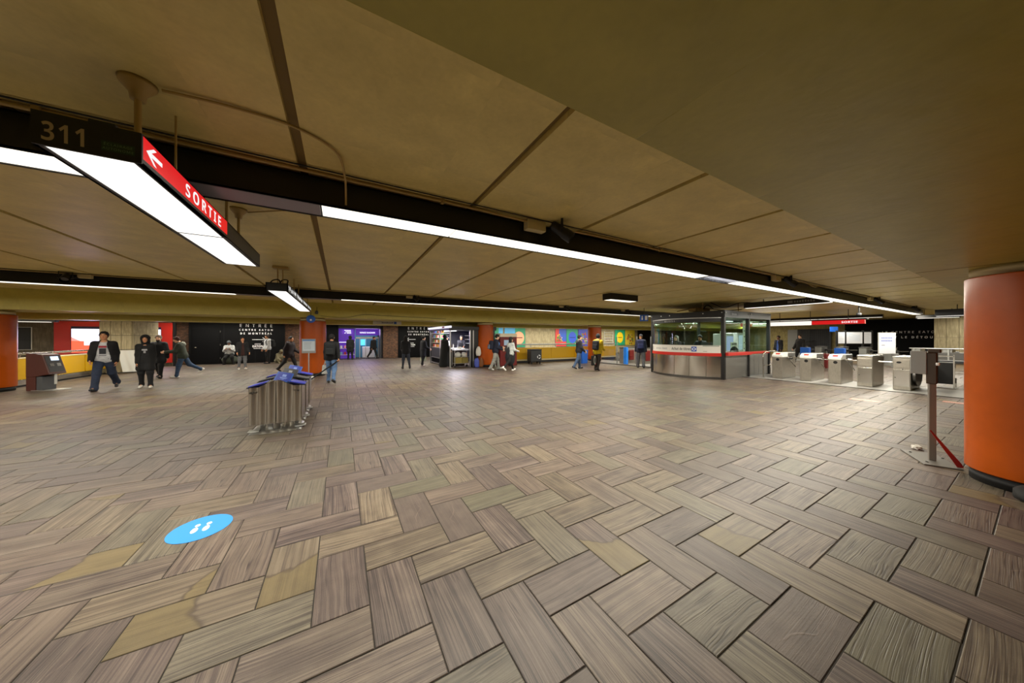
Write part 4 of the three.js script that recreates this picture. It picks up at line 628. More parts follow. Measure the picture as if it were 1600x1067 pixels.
  part('top', rb(0.9, 0.03, 0.5, 0, 0.9, 0, 0.01), M.grey, c); part('shelf', rb(0.86, 0.02, 0.46, 0, 0.2, 0, 0.006), M.grey, c); part('rail', [bar([-0.42, 0.98, 0.22], [0.42, 0.98, 0.22], 0.012), bar([-0.42, 0.55, 0.22], [0.42, 0.55, 0.22], 0.01)], M.alu, c);
  for (let i = 0; i < 2; i++) solo('carton', ['olive carton on the cart shelf, left one', 'olive carton on the cart shelf, right one'][i], 'carton', rb(0.34, 0.3, 0.36, 0, 0, 0, 0.01), paint([0x8a7a3a, 0x7c6e34][i], 0.8), [5.49 + i * 0.36, 0.221, -15.62]);
  for (let i = 0; i < 2; i++) solo('plastic_bag', ['left white plastic bag on the cart cartons', 'right white plastic bag on the cart cartons'][i], 'bag', (() => { const g = new THREE.SphereGeometry(0.17, 16, 10), a = g.attributes.position; for (let k = 0; k < a.count; k++) { const n = 0.85 + 0.3 * fbm(a.getX(k) * 9 + i * 5, a.getZ(k) * 9 + a.getY(k) * 7, 2); a.setXYZ(k, a.getX(k) * n, Math.max(-0.12, a.getY(k) * 0.95 * n), a.getZ(k) * n * 0.9); } g.computeVertexNormals(); return g; })(), M.pale, [5.49 + i * 0.36, 0.645, -15.62]);
  solo('price_card', 'white price card standing on the service cart', 'card', bx(0.24, 0.16, 0.01, 0, 0, 0, 0, -0.2), M.white, [5.55, 0.935, -15.55]);
  for (const [x, z, c2, l, s] of [[6.42, -14.98, 0xd8d4cc, 'white sack on top of the pile between kiosk and column', 0.62], [6.3, -14.9, 0x4a58b0, 'blue bag low in the pile between kiosk and column', 0.02], [6.5, -14.86, 0x7a4a28, 'brown sack in the pile between kiosk and column', 0.03]]) { const g = new THREE.SphereGeometry(0.2, 18, 12), a = g.attributes.position; for (let k = 0; k < a.count; k++) { const n = 0.8 + 0.4 * fbm(a.getX(k) * 8 + x * 7, a.getZ(k) * 8 + a.getY(k) * 6, 2); a.setXYZ(k, a.getX(k) * 0.7 * n, Math.max(-0.2, a.getY(k) * 1.55 * n), a.getZ(k) * 0.7 * n); } g.computeVertexNormals(); solo('sack', l, 'bag', g, paint(c2, 0.7), [x, s + 0.2, z]); }
})();

// ================================================================ ticket booth
(() => {
  const t = thing('ticket_booth', 'ticket booth with a curved stainless front, red counter line and black roof', 'booth');
  const XA = 12.6, XB = 14.5, XC = 16.35, ZF = -6.05, ZB = -9.02;
  // arc bulging towards the hall through both front corners
  const sag = 0.72, half = (ZF - ZB) / 2, R = (half * half + sag * sag) / (2 * sag), cx = XA - sag + R, cz = (ZF + ZB) / 2, a1 = Math.asin(half / R);
  const P = (a, r = R) => [cx - Math.cos(a) * r, cz + Math.sin(a) * r];
  function curved(y0, y1, th, a0 = -a1, a2 = a1, n = 24, dr = 0) {
    const pos = [], uv = [], idx = []; for (let i = 0; i <= n; i++) { const a = lerp(a0, a2, i / n), [xo, zo] = P(a, R + dr), [xi, zi] = P(a, R + dr - th), u = a * R; for (const [x, y, z] of [[xo, y0, zo], [xo, y1, zo], [xi, y1, zi], [xi, y0, zi]]) { pos.push(x, y, z); uv.push(u, y); } }
    for (let i = 0; i < n; i++) for (let k = 0; k < 4; k++) { const a = i * 4 + k, b = i * 4 + (k + 1) % 4; idx.push(a, a + 4, b + 4, a, b + 4, b); }
    const e = n * 4; idx.push(0, 1, 2, 0, 2, 3, e, e + 2, e + 1, e, e + 3, e + 2);
    const g = new THREE.BufferGeometry(); g.setAttribute('position', new THREE.Float32BufferAttribute(pos, 3)); g.setAttribute('uv', new THREE.Float32BufferAttribute(uv, 2)); g.setIndex(idx); const q = g.toNonIndexed(); q.computeVertexNormals();
    // round the outside: radial normals for the two curved faces
    const p = q.attributes.position, nn = q.attributes.normal; for (let i = 0; i < p.count; i++) { const dx = p.getX(i) - cx, dz = p.getZ(i) - cz, l = Math.hypot(dx, dz), d = (dx * nn.getX(i) + dz * nn.getZ(i)) / l; if (Math.abs(d) > 0.8) nn.setXYZ(i, dx / l * Math.sign(d), 0, dz / l * Math.sign(d)); } return q;
  }
  const six = 6; for (let i = 0; i < six; i++) part('steel_panel', curved(0.09, 0.87, 0.02, lerp(-a1, a1, i / six) + 0.004, lerp(-a1, a1, (i + 1) / six) - 0.004, 6), new THREE.MeshStandardMaterial({ color: 0xd2ccc2, roughness: 0.22, metalness: 1 }), t);
  part('plinth', curved(0, 0.085, 0.04, -a1, a1, 24, 0.01), M.steelDark, t, 'dark stainless plinth'); part('counter_line', curved(0.875, 1.0, 0.05, -a1, a1, 24, 0.02), M.red, t, 'red counter band');
  const sign = print(1024, 100, x => { x.fillStyle = '#2a3558'; x.beginPath(); x.moveTo(38, 28); x.lineTo(62, 50); x.lineTo(38, 72); x.fill(); x.fillRect(58, 26, 14, 18); x.fillRect(58, 56, 14, 18); words(x, 'service client', 180, 52, 40, '#5b6278', { align: 'left', bold: false }); words(x, 'Achat de titres', 478, 52, 50, '#22252c', { align: 'left', squeeze: 0.66 }); x.fillStyle = '#2450b0'; x.fillRect(714, 18, 54, 66); x.strokeStyle = '#fff'; x.lineWidth = 7; x.beginPath(); x.arc(741, 51, 16, 0, 7); x.stroke(); words(x, '→', 798, 46, 66, '#111', { squeeze: 0.7 }); x.fillStyle = '#3a5a48'; x.fillRect(830, 6, 170, 7); x.fillStyle = '#6a6a6a'; x.fillRect(835, 78, 40, 5); }, '#dcdad4');
  const sg = curved(1.0, 1.29, 0.012, -a1 + 0.03, a1 - 0.03, 24, 0.0); { const p = sg.attributes.position, u = sg.attributes.uv; for (let i = 0; i < p.count; i++) { const a = Math.asin(clamp((p.getZ(i) - cz) / Math.hypot(p.getX(i) - cx, p.getZ(i) - cz), -1, 1)); u.setXY(i, (a + a1 - 0.03) / (2 * a1 - 0.06), (p.getY(i) - 1.0) / 0.29); } } part('sign_band', sg, printed(sign, 0.4), t, 'white band lettered Achat de titres');
  part('glass', curved(1.29, 2.2, 0.008, -a1, a1, 24, -0.01), M.glassGreen, t, 'curved window'); part('header', curved(2.2, 2.34, 0.04, -a1, a1, 24, 0.0), M.charcoal, t, 'dark curved header'); part('header_trim', curved(2.335, 2.36, 0.05, -a1, a1, 24, 0.012), M.alu, t);
  const nm = curved(2.21, 2.32, 0.004, 0.0 - 0.32, 0.1, 10, 0.004); { const p = nm.attributes.position, u = nm.attributes.uv; for (let i = 0; i < p.count; i++) { const a = Math.asin(clamp((p.getZ(i) - cz) / Math.hypot(p.getX(i) - cx, p.getZ(i) - cz), -1, 1)); u.setXY(i, (a + 0.32) / 0.42, (p.getY(i) - 2.21) / 0.11); } } part('name_plate', nm, printed(print(256, 54, x => words(x, 'McGILL', 128, 28, 44, '#b8b8b8', { bold: false, spread: 4 }), '#2b2c30')), t, 'station name McGILL');
  // roof fascia boxes
  const fas = new THREE.MeshStandardMaterial({ color: 0x2c3138, roughness: 0.32 });
  part('roof', [rb(XC - XA + 0.1, 0.03, ZF - ZB + 0.1, (XA + XC) / 2, 2.38, (ZF + ZB) / 2, 0.005)], M.charcoal, t); 
  for (const [a, b] of [[ZB - 0.05, (ZF + ZB) / 2], [(ZF + ZB) / 2, ZF + 0.05]]) part('fascia', rb(0.03, 0.27, b - a - 0.008, XA - 0.06, 2.36, (a + b) / 2, 0.004), M.black, t, 'black roof fascia'); for (const [a, b] of [[XA - 0.05, XB], [XB, XC + 0.05]]) part('fascia', rb(b - a - 0.008, 0.27, 0.03, (a + b) / 2, 2.36, ZF + 0.06, 0.004), fas, t, 'dark roof fascia');
  part('fascia_back', [bx(XC - XA + 0.1, 0.27, 0.03, (XA + XC) / 2, 2.36, ZB - 0.06), bx(0.03, 0.27, ZF - ZB + 0.1, XC + 0.06, 2.36, (ZF + ZB) / 2)], fas, t);
  part('fascia_lettering', quad(0.62, 0.13, XA + 0.65, 2.5, ZF + 0.0765), printed(print(256, 54, x => words(x, 'Entrée', 128, 28, 44, '#b9bcc0', { bold: false, spread: 3 }), '#2c3138')), t, 'lettering on the fascia');
  for (const x of [XA - 0.0, XB - 0.1, XB + 0.1, XC]) part('stud', cyl(0.022, 0.022, 0.02, 0, 0, 0, 12).rotateX(Math.PI / 2).translate(x, 2.54, ZF + 0.08), M.alu, t); for (const z of [ZF + 0.0, cz - 0.1 + 0.9, cz + 0.1 + 0.9 - 1.6, cz - 1.0, ZB]) part('stud', cyl(0.022, 0.022, 0.02, 0, 0, 0, 12).rotateZ(Math.PI / 2).translate(XA - 0.09, 2.54, z), M.alu, t);
  for (const [x, z] of [[XA, ZF], [XB, ZF], [XC, ZF], [XA, ZB], [XC, ZB]]) part('post', rb(x === XA && z === ZF ? 0.13 : 0.1, 2.38, 0.12, x, 0, z, 0.008), M.black, t, 'black post');
  // side towards the gates
  part('side_panel', rb(XB - XA - 0.11, 0.88, 0.03, (XA + XB) / 2, 0.02, ZF, 0.004), M.alu, t, 'stainless side panel'); part('side_ledge', [rb(XB - XA - 0.08, 0.12, 0.22, (XA + XB) / 2, 0.9, ZF + 0.05, 0.01), rb(XC - XB - 0.1, 0.09, 0.1, (XB + XC) / 2, 0.92, ZF + 0.02, 0.01)], M.red, t, 'red ledge');
  part('side_glass', bx(XB - XA - 0.11, 1.35, 0.01, (XA + XB) / 2, 1.02, ZF), M.glassGreen, t); part('door_glass', bx(XC - XB - 0.1, 1.35, 0.01, (XB + XC) / 2, 1.01, ZF), M.glassGreen, t);
  for (let i = 0; i < 4; i++) part('door_panel', rb(0.4, 0.86, 0.03, XB + 0.28 + i * 0.43, 0.03, ZF, 0.008), M.alu, t, 'pale lower door panel');
  part('back_glass', [bx(XC - XA - 0.11, 1.9, 0.01, (XA + XC) / 2, 0.45, ZB), bx(0.01, 1.9, ZF - ZB - 0.11, XC, 0.45, (ZF + ZB) / 2)], M.glassGreen, t); part('back_panel', [bx(XC - XA - 0.11, 0.45, 0.02, (XA + XC) / 2, 0, ZB), bx(0.02, 0.45, ZF - ZB - 0.11, XC, 0, (ZF + ZB) / 2)], M.steel, t);
  part('white_strip', [rb(0.16, 1.25, 0.02, XB - 0.2, 1.03, ZF - 0.05, 0.004)], M.white, t, 'white pictogram strip'); part('pictogram', [0, 1, 2, 3, 4].map(i => bx(0.06, 0.05, 0.004, XB - 0.2, 1.12 + i * 0.24, ZF - 0.036)), M.charcoal, t);
  part('ceiling_lamp', [rb(0.9, 0.04, 0.3, 14.0, 2.31, -7.5, 0.008), rb(0.5, 0.03, 0.2, 15.4, 2.31, -7.2, 0.008)], glow(0xffffff, 2.0), t, 'white ceiling lamp'); downLight(t, 0.9, 0.3, 0xffffff, 75, 14.0, 2.3, -7.5); downLight(t, 0.5, 0.2, 0xffffff, 75, 15.4, 2.3, -7.2);
  part('interior_desk', [rb(0.6, 0.05, 2.4, 12.75, 0.95, -7.5, 0.01), rb(0.05, 0.95, 2.3, 13.0, 0, -7.5, 0.01)], M.pale, t);
  part('roof_clutter', [rb(1.1, 0.14, 0.3, 13.1, 2.66, -7.2, 0.03), bar([12.8, 2.63, -6.9], [12.8, 2.99, -6.9], 0.02), bar([14.3, 2.4, -6.3], [14.3, 2.99, -6.3], 0.015), tube([[12.5, 2.7, -7.8], [13.0, 2.82, -7.2], [13.9, 2.72, -6.6], [14.8, 2.78, -6.4]], 0.02, 30)], M.jointPaint, t, 'ducts and cables on the roof');
  part('roof_cable', [tube([[12.8, 2.98, -6.6], [13.4, 2.8, -6.4], [13.8, 2.97, -6.0], [14.4, 2.95, -5.6], [14.8, 2.985, -5.4]], 0.014, 30), tube([[12.9, 2.66, -7.0], [12.9, 2.9, -6.8], [13.2, 2.75, -6.7]], 0.014, 16)], M.cable, t);
  // things in the booth
  const mon = (x, z, r, l) => { const m = thing('monitor', l, 'monitor', [x, 1.0, z], r); part('foot', rb(0.2, 0.015, 0.16, 0, 0, 0, 0.005), M.black, m); part('stem', bx(0.04, 0.12, 0.03, 0, 0.015, 0), M.black, m); part('screen', rb(0.42, 0.28, 0.03, 0, 0.12, 0, 0.006), M.charcoal, m); part('display', quad(0.39, 0.25, 0, 0.26, 0.0165), glow(0xdfeaff, 0.9), m); };
  mon(12.8, -8.1, 1.5, 'monitor on the left part of the booth desk'); mon(12.8, -6.75, 1.6, 'black monitor on the right end of the booth desk near the corner post');
  const rk = (x, z, w, h, y, l) => { const m = thing('leaflet_rack', l, 'rack', [x, y, z], 0); part('back', rb(w, h, 0.02, 0, 0, 0, 0.004), M.white, m); for (let i = 0; i < 3; i++) part('leaflet', rb(w * 0.7, h * 0.2, 0.015, 0, h * (0.12 + i * 0.29), 0.018, 0.003), [M.blue, M.pale, M.grey][i], m); };
  rk(13.2, -6.35, 0.42, 0.85, 1.0, 'white leaflet rack behind the booth side window'); rk(14.15, -6.4, 0.5, 0.4, 1.0, 'low white leaflet rack beside the pictogram strip'); rk(14.95, -6.3, 0.45, 0.45, 0.95, 'white leaflet rack behind the booth door glass, left'); 
  for (const [x, z, h, l, c] of [[14.05, -6.75, 0.75, 'blue-white lit vending display inside the booth side window', 0xc8d4ff], [15.6, -7.0, 0.8, 'bright lit display behind the booth door glass', 0xd8f0ff]]) { const m = thing('display_case', l, 'display', [x, 0.0, z]); part('case', rb(0.6, 1.0 + h, 0.5, 0, 0, 0, 0.02), M.pale, m); part('lit_front', rb(0.52, h * 0.8, 0.02, 0, 1.05, 0.26, 0.006), glow(c, 0.75), m); part('tray', [rb(0.4, 0.3, 0.03, 0, 0.5, 0.26, 0.006)], M.blue, m); }
  const bk = solo('backpack', 'black rounded bag lying on the red booth ledge', 'bag', new THREE.SphereGeometry(0.2, 20, 12, 0, Math.PI * 2, 0, Math.PI / 2).scale(1.1, 1.05, 0.6), M.blackMatt, [13.75, 1.022, -6.2]);
  const b = thing('wall_sign', 'small blue pictogram sign hung at the left end of the booth roof', 'sign', [12.42, 2.36, -9.35], -Math.PI / 2 + 0.5); part('plate', rb(0.36, 0.3, 0.03, 0, 0, 0, 0.01), M.blue, b); part('pictogram', [cyl(0.03, 0.03, 0.004, 0, 0, 0, 12).rotateX(Math.PI / 2).translate(-0.08, 0.22, 0.017), bx(0.06, 0.12, 0.004, -0.08, 0.06, 0.016), bx(0.1, 0.2, 0.004, 0.09, 0.05, 0.016)], M.white, b); part('rod', bar([0, 0.3, 0], [0, 0.62, 0], 0.01), M.black, b);
  const r = thing('railing', 'stainless tube railing beside the booth door and the first gate', 'railing', [14.62, 0, -5.62]);
  part('rail', [tube([[0, 0, 0.05], [0, 0.9, 0.05], [0.06, 0.98, 0.05], [1.3, 0.98, 0.05], [1.36, 0.9, 0.05], [1.36, 0, 0.05]], 0.024, 60, 8), bar([0, 0.48, 0.05], [1.36, 0.48, 0.05], 0.018)], M.steelSmooth, r); part('foot', [cyl(0.06, 0.06, 0.012, 0, 0.004, 0.05, 16), cyl(0.06, 0.06, 0.012, 1.36, 0.004, 0.05, 16)], M.steelSmooth, r);
})();

// ================================================================ gates
const arrowTex = print(64, 48, x => { x.fillStyle = '#0a0a0a'; x.fillRect(0, 0, 64, 48); x.strokeStyle = '#d8d8d0'; x.lineWidth = 6; x.beginPath(); x.moveTo(46, 24); x.lineTo(18, 24); x.moveTo(28, 14); x.lineTo(18, 24); x.lineTo(28, 34); x.stroke(); });
function gate(x, z, label) { // faces -x
  const t = thing('ticket_gate', label, 'ticket gate', [x, 0, z]);
  part('cabinet', [rb(1.28, 0.83, 0.31, 0.64, 0.012, 0, 0.01)], M.steel, t, 'stainless cabinet'); part('skirt', rb(1.24, 0.06, 0.3, 0.64, 0, 0, 0.004), M.steelDark, t);
  part('reader_head', prism([[0, 0.84], [0.5, 0.84], [0.5, 1.0], [0.16, 1.0], [0, 0.9]], 0.31, 0.006).translate(0, 0.003, -0.155), M.white, t, 'white sloping reader head'); part('reader', rb(0.1, 0.02, 0.14, 0, 0, 0, 0.006).rotateZ(0.56).translate(0.09, 0.945, 0.0), M.red, t, 'red card reader');
  part('rear_head', rb(0.7, 0.15, 0.31, 0.9, 0.85, 0, 0.02), M.alu, t); part('slot', bx(0.5, 0.02, 0.315, 0.9, 0.84, 0), M.charcoal, t);
  part('arrow_disc', cyl(0.052, 0.052, 0.006, 0, 0, 0, 24).rotateZ(Math.PI / 2).translate(-0.003, 0.74, 0.02), M.black, t); part('arrow', quad(0.06, 0.045, -0.0068, 0.74, 0.02, -Math.PI / 2), printed(arrowTex), t, 'pale arrow');
  part('arm', bar([0.55, 0.8, 0.155], [0.6, 0.8, 0.56], 0.017), M.steelSmooth, t, 'tripod arm'); part('arm', bar([0.55, 0.8, 0.155], [0.8, 0.45, 0.3], 0.017), M.steelSmooth, t, 'tripod arm'); part('hub', cyl(0.07, 0.05, 0.09, 0, 0, 0, 18).rotateX(Math.PI / 2).translate(0.55, 0.8, 0.2), M.steelDark, t);
  return t;
}
gate(14.8, -5.2, 'ticket gate next to the booth railing, white reader head and red reader'); gate(14.8, -4.37, 'second ticket gate from the booth railing, white reader head and red reader'); gate(14.8, -3.62, 'third ticket gate from the booth railing, white reader head and red reader');
function exitGate(x, z, label, wheel) {
  const t = thing('exit_gate', label, 'ticket gate', [x, 0, z]);
  part('cabinet', rb(1.3, 0.96, 0.34, 0.66, 0.01, 0, 0.012), M.steel, t); part('lid', rb(1.32, 0.05, 0.36, 0.66, 0.965, 0, 0.012), M.steelSmooth, t);
  part('door', rb(0.012, 0.5, 0.3, 0.005, 0.12, 0, 0.004), M.steelSmooth, t, 'bright lower door'); part('upper_panel', rb(0.012, 0.24, 0.3, 0.005, 0.68, 0, 0.004), M.steel, t); part('lock', [cyl(0.014, 0.014, 0.012, 0, 0, 0, 10).rotateZ(Math.PI / 2).translate(-0.004, 0.64, 0.02), cyl(0.012, 0.012, 0.012, 0, 0, 0, 10).rotateZ(Math.PI / 2).translate(-0.004, 0.38, -0.12)], M.black, t);
  if (wheel) { part('emblem', cyl(0.045, 0.045, 0.008, 0, 0, 0, 20).rotateZ(Math.PI / 2).scale(1, 0.7, 1.1).translate(-0.006, 0.84, -0.05), M.black, t, 'black oval emblem'); part('drum', [cyl(0.36, 0.36, 0.05, 0, 0, 0, 28).rotateX(Math.PI / 2).scale(1.5, 1, 1).translate(0.62, 0.46, 0.19)], M.steelDark, t, 'dark rounded side'); }
  part('arm', bar([0.3, 0.82, -0.17], [0.3, 0.82, -0.5], 0.02), M.steelSmooth, t, 'arm');
  return t;
}
exitGate(14.8, -2.93, 'plain stainless exit gate, fourth in the row from the booth'); exitGate(14.75, -2.18, 'stainless exit gate with a black oval emblem at the right end of the row', true);
(() => { // bins, panels and the second gate row beyond
  for (let i = 0; i < 7; i++) { // second row
    const z = -8.2 + i * 0.95, t = thing('turnstile', ['far turnstile at the left end of the second gate row, beside the blue reader post', 'second far turnstile of the back gate row from the left', 'third far turnstile of the back gate row from the left', 'fourth far turnstile, in the middle of the back gate row', 'fifth far turnstile of the back gate row from the left', 'sixth far turnstile of the back gate row from the left', 'far turnstile at the right end of the back gate row'][i], 'turnstile', [26.6, 0, z]);
    part('cabinet', rb(1.1, 0.98, 0.3, 0.55, 0, 0, 0.02), M.alu, t); part('lid', rb(1.14, 0.04, 0.34, 0.55, 0.98, 0, 0.01), M.steelDark, t); part('hub', cyl(0.09, 0.07, 0.1, 0, 0, 0, 16).rotateX(Math.PI / 2).translate(0.5, 0.8, 0.2), M.black, t); for (const [dx, dy, dz] of [[0.02, 0.02, 0.42], [0.3, -0.3, 0.16], [-0.3, -0.3, 0.16]]) part('arm', bar([0.5, 0.8, 0.22], [0.5 + dx, 0.8 + dy, 0.22 + dz], 0.02), M.steelDark, t);
  }
  for (const [x, z, l] of [[21.0, -6.2, 'left blue reader post beyond the ticket gates'], [21.0, -4.95, 'right blue reader post beyond the ticket gates']]) { const t = thing('reader_post', l, 'post', [x, 0, z]); part('post', rb(0.2, 0.7, 0.2, 0, 0, 0, 0.01), M.grey, t); part('head', rb(0.3, 0.42, 0.34, 0, 0.66, 0, 0.02), M.blue, t, 'blue head'); }
  solo('planter_box', 'dark red box between the blue reader posts beyond the gates', 'box', rb(0.5, 0.75, 0.6, 0, 0, 0, 0.03), M.maroon, [22, 0, -5.9]);
  const sheet = (k) => print(128, 160, x => { if (k === 1) { x.strokeStyle = '#8fb0d0'; x.lineWidth = 3; for (let i = 0; i < 5; i++) { x.beginPath(); x.moveTo(20, 40 + i * 22); x.bezierCurveTo(50, 20 + i * 26, 80, 70 + i * 12, 110, 44 + i * 20); x.stroke(); } } else if (k === 2) { x.fillStyle = '#5a6cb8'; for (let q = 0; q < 7; q++) { x.fillRect(20 + q * 12, 32, 8, 13); x.fillRect(20 + q * 12, 54, 8, 13); } x.fillStyle = '#889'; x.fillRect(20, 92, 26, 6); } else { x.fillStyle = '#b4bac4'; for (let i = 0; i < 10; i++) x.fillRect(14, 18 + i * 13, 60 + hash2(i, k) * 40, 3); } }, '#dfe2ea');
  const p = thing('notice_board', 'black framed board of three white notices beyond the gates', 'notice board', [29.5, 0, -6.3], -YAW);
  for (const x of [-1.15, -0.6, 0.56, 1.15]) part('post', rb(0.1, 2.05, 0.08, x, 0, 0, 0.008), M.black, p); for (const [x, w, k] of [[-0.87, 0.46, 0], [-0.02, 1.08, 1], [0.85, 0.5, 3]]) { part('board', rb(w + 0.02, 0.85, 0.05, x, 1.15, 0, 0.006), M.black, p); part('notice', quad(w - 0.02, 0.74, x, 1.57, 0.027), printed(sheet(k)), p, 'white notice'); }
  const q = thing('poster_stand', 'white poster stand with blue lettering in front of the far black hoarding', 'stand', [25.0, 0, -4.18], -YAW); part('board', rb(0.91, 1.12, 0.04, 0, 0.73, 0, 0.008), M.pale, q); part('poster', quad(0.87, 1.07, 0, 1.29, 0.0215), printed(sheet(2)), q, 'white poster'); for (const x of [-0.42, 0.42]) part('leg', rb(0.04, 0.74, 0.3, x, 0, 0, 0.006), M.grey, q);
  const g = thing('balustrade', 'low stainless balustrade in front of the far black hoarding', 'balustrade', [26.4, 0, -1.9]); part('panel', [rb(0.04, 0.42, 3.4, 0, 0.42, 0, 0.006)], M.steelDark, g); part('rail', rb(0.07, 0.05, 3.5, 0, 1.0, 0, 0.02), M.alu, g); for (const z of [-1.6, -0.55, 0.55, 1.6]) part('post', rb(0.05, 1.0, 0.05, 0, 0, z, 0.006), M.alu, g); part('glass', bx(0.012, 0.4, 3.3, 0.01, 0.58, 0), M.glass, g);
  const fn = thing('bench', 'low dark stone bench in front of the balustrade beyond the gates', 'bench', [24.3, 0, -2.1]); part('seat', rb(0.5, 0.12, 2.6, 0, 0.42, 0, 0.02), M.charcoal, fn); for (const z of [-1, 1]) part('leg', rb(0.4, 0.42, 0.2, 0, 0, z, 0.02), M.charcoal, fn);
  const gb = thing('counter_box', 'black cabinet with a steel frame just right of the last gate', 'cabinet', [16.9, 0, -1.65]); part('body', rb(0.4, 0.68, 0.36, 0, 0.12, 0.0, 0.015), M.black, gb); part('frame', [sqbar([-0.2, 0, 0.2], [-0.2, 1.05, 0.2], 0.03), sqbar([-0.2, 0, -0.26], [-0.2, 0.8, -0.26], 0.03), sqbar([-0.2, 1.0, 0.2], [-0.2, 1.0, -0.26], 0.03), sqbar([0.2, 0, 0.2], [0.2, 0.3, 0.2], 0.03), sqbar([0.2, 0, -0.2], [0.2, 0.3, -0.2], 0.03)], M.steelSmooth, gb);
  // grille with the stairs behind
  const gr = thing('grille', 'dark vertical bar grille across the stair opening beyond the gates', 'grille', [36.4, 0, -10.2], -Math.PI / 2);
  part('frame', [sqbar([-1.05, 0, 0], [-1.05, 2.3, 0], 0.07), sqbar([1.05, 0, 0], [1.05, 2.3, 0], 0.07), sqbar([-1.05, 2.3, 0], [1.05, 2.3, 0], 0.07), sqbar([-0.3, 0, 0], [-0.3, 2.3, 0], 0.05)], M.black, gr); for (let i = 0; i < 17; i++) part('bar', sqbar([-0.98 + i * 0.122, 0.02, 0], [-0.98 + i * 0.122, 2.28, 0], 0.02), M.charcoal, gr); part('handrail', [bar([-1.3, 0.9, 0.2], [0.2, 1.35, 0.2], 0.025), bar([-1.3, 0.6, 0.2], [0.2, 1.05, 0.2], 0.02)], M.black, gr); part('backing', bx(2.1, 2.3, 0.03, 0, 0, -0.25), M.charcoal, gr);
  solo('wall_panel', 'grey wall panel left of the dark bar grille', 'panel', rb(0.06, 2.3, 0.7, 0, 0, 0, 0.01), M.grey, [36.6, 0, -11.7]);
  const wb = thing('wall_sign', 'small blue sign above the left notice of the information panel', 'sign', [29.3, 1.98, -7.2], -YAW); part('plate', rb(0.55, 0.34, 0.03, 0, 0, 0, 0.01), M.blue, wb); part('bracket', bar([0.2, 0.02, -0.03], [0.2, -1.97, -0.03], 0.02), M.black, wb);
})();
// ================================================================ glass fence and wide gates left of the booth
(() => {
  const f = thing('glass_fence', 'glass fence with slim posts between the third column and the ticket booth', 'fence', [14.2, 0, 0]);
  for (const [a, b] of [[-13.9, -12.55], [-12.5, -11.2], [-10.25, -9.15]]) part('pane', bx(0.012, 1.5, b > a ? b - a : a - b, 0, 0.08, (a + b) / 2), M.glass, f, 'glass pane'); for (const z of [-13.95, -12.52, -11.15, -10.28]) part('post', rb(0.04, 1.62, 0.05, 0, 0.02, z, 0.008), M.alu, f); part('floor_rail', rb(0.08, 0.05, 4.8, 0, 0.012, -11.55, 0.006), M.alu, f);
  const mk = (x, z, c, l) => { const t = thing('wide_gate', l, 'ticket gate', [x, 0, z]); part('cabinet', rb(1.4, 0.92, 0.28, 0.7, 0, 0, 0.02), M.steel, t); part('lid', rb(1.42, 0.05, 0.3, 0.7, 0.92, 0, 0.015), M.steelDark, t); part('wing', rb(0.4, 0.62, 0.05, 0.7, 0.2, 0.2, 0.03), c, t, 'glossy flap'); part('button', [0.2, 0.45, 0.7].map(u => cyl(0.02, 0.02, 0.012, 0, 0, 0, 10).rotateX(Math.PI / 2).translate(u, 0.8, 0.146)), M.white, t); };
  mk(15.0, -12.9, M.maroon, 'ticket gate with a dark red flap behind the glass fence, left of the blue post'); mk(15.2, -11.9, M.maroon, 'ticket gate with a dark red flap behind the glass fence, right of the blue post'); mk(15.4, -10.9, M.darkGrey, 'grey ticket gate behind the person in the navy jacket');
  const b = solo('reader_post', 'bright blue upright reader post behind the glass fence left of the booth', 'post', rb(0.16, 1.02, 0.24, 0, 0, 0, 0.03), paint(0x1a78e0, 0.35), [14.75, 0, -12.35]);
})();
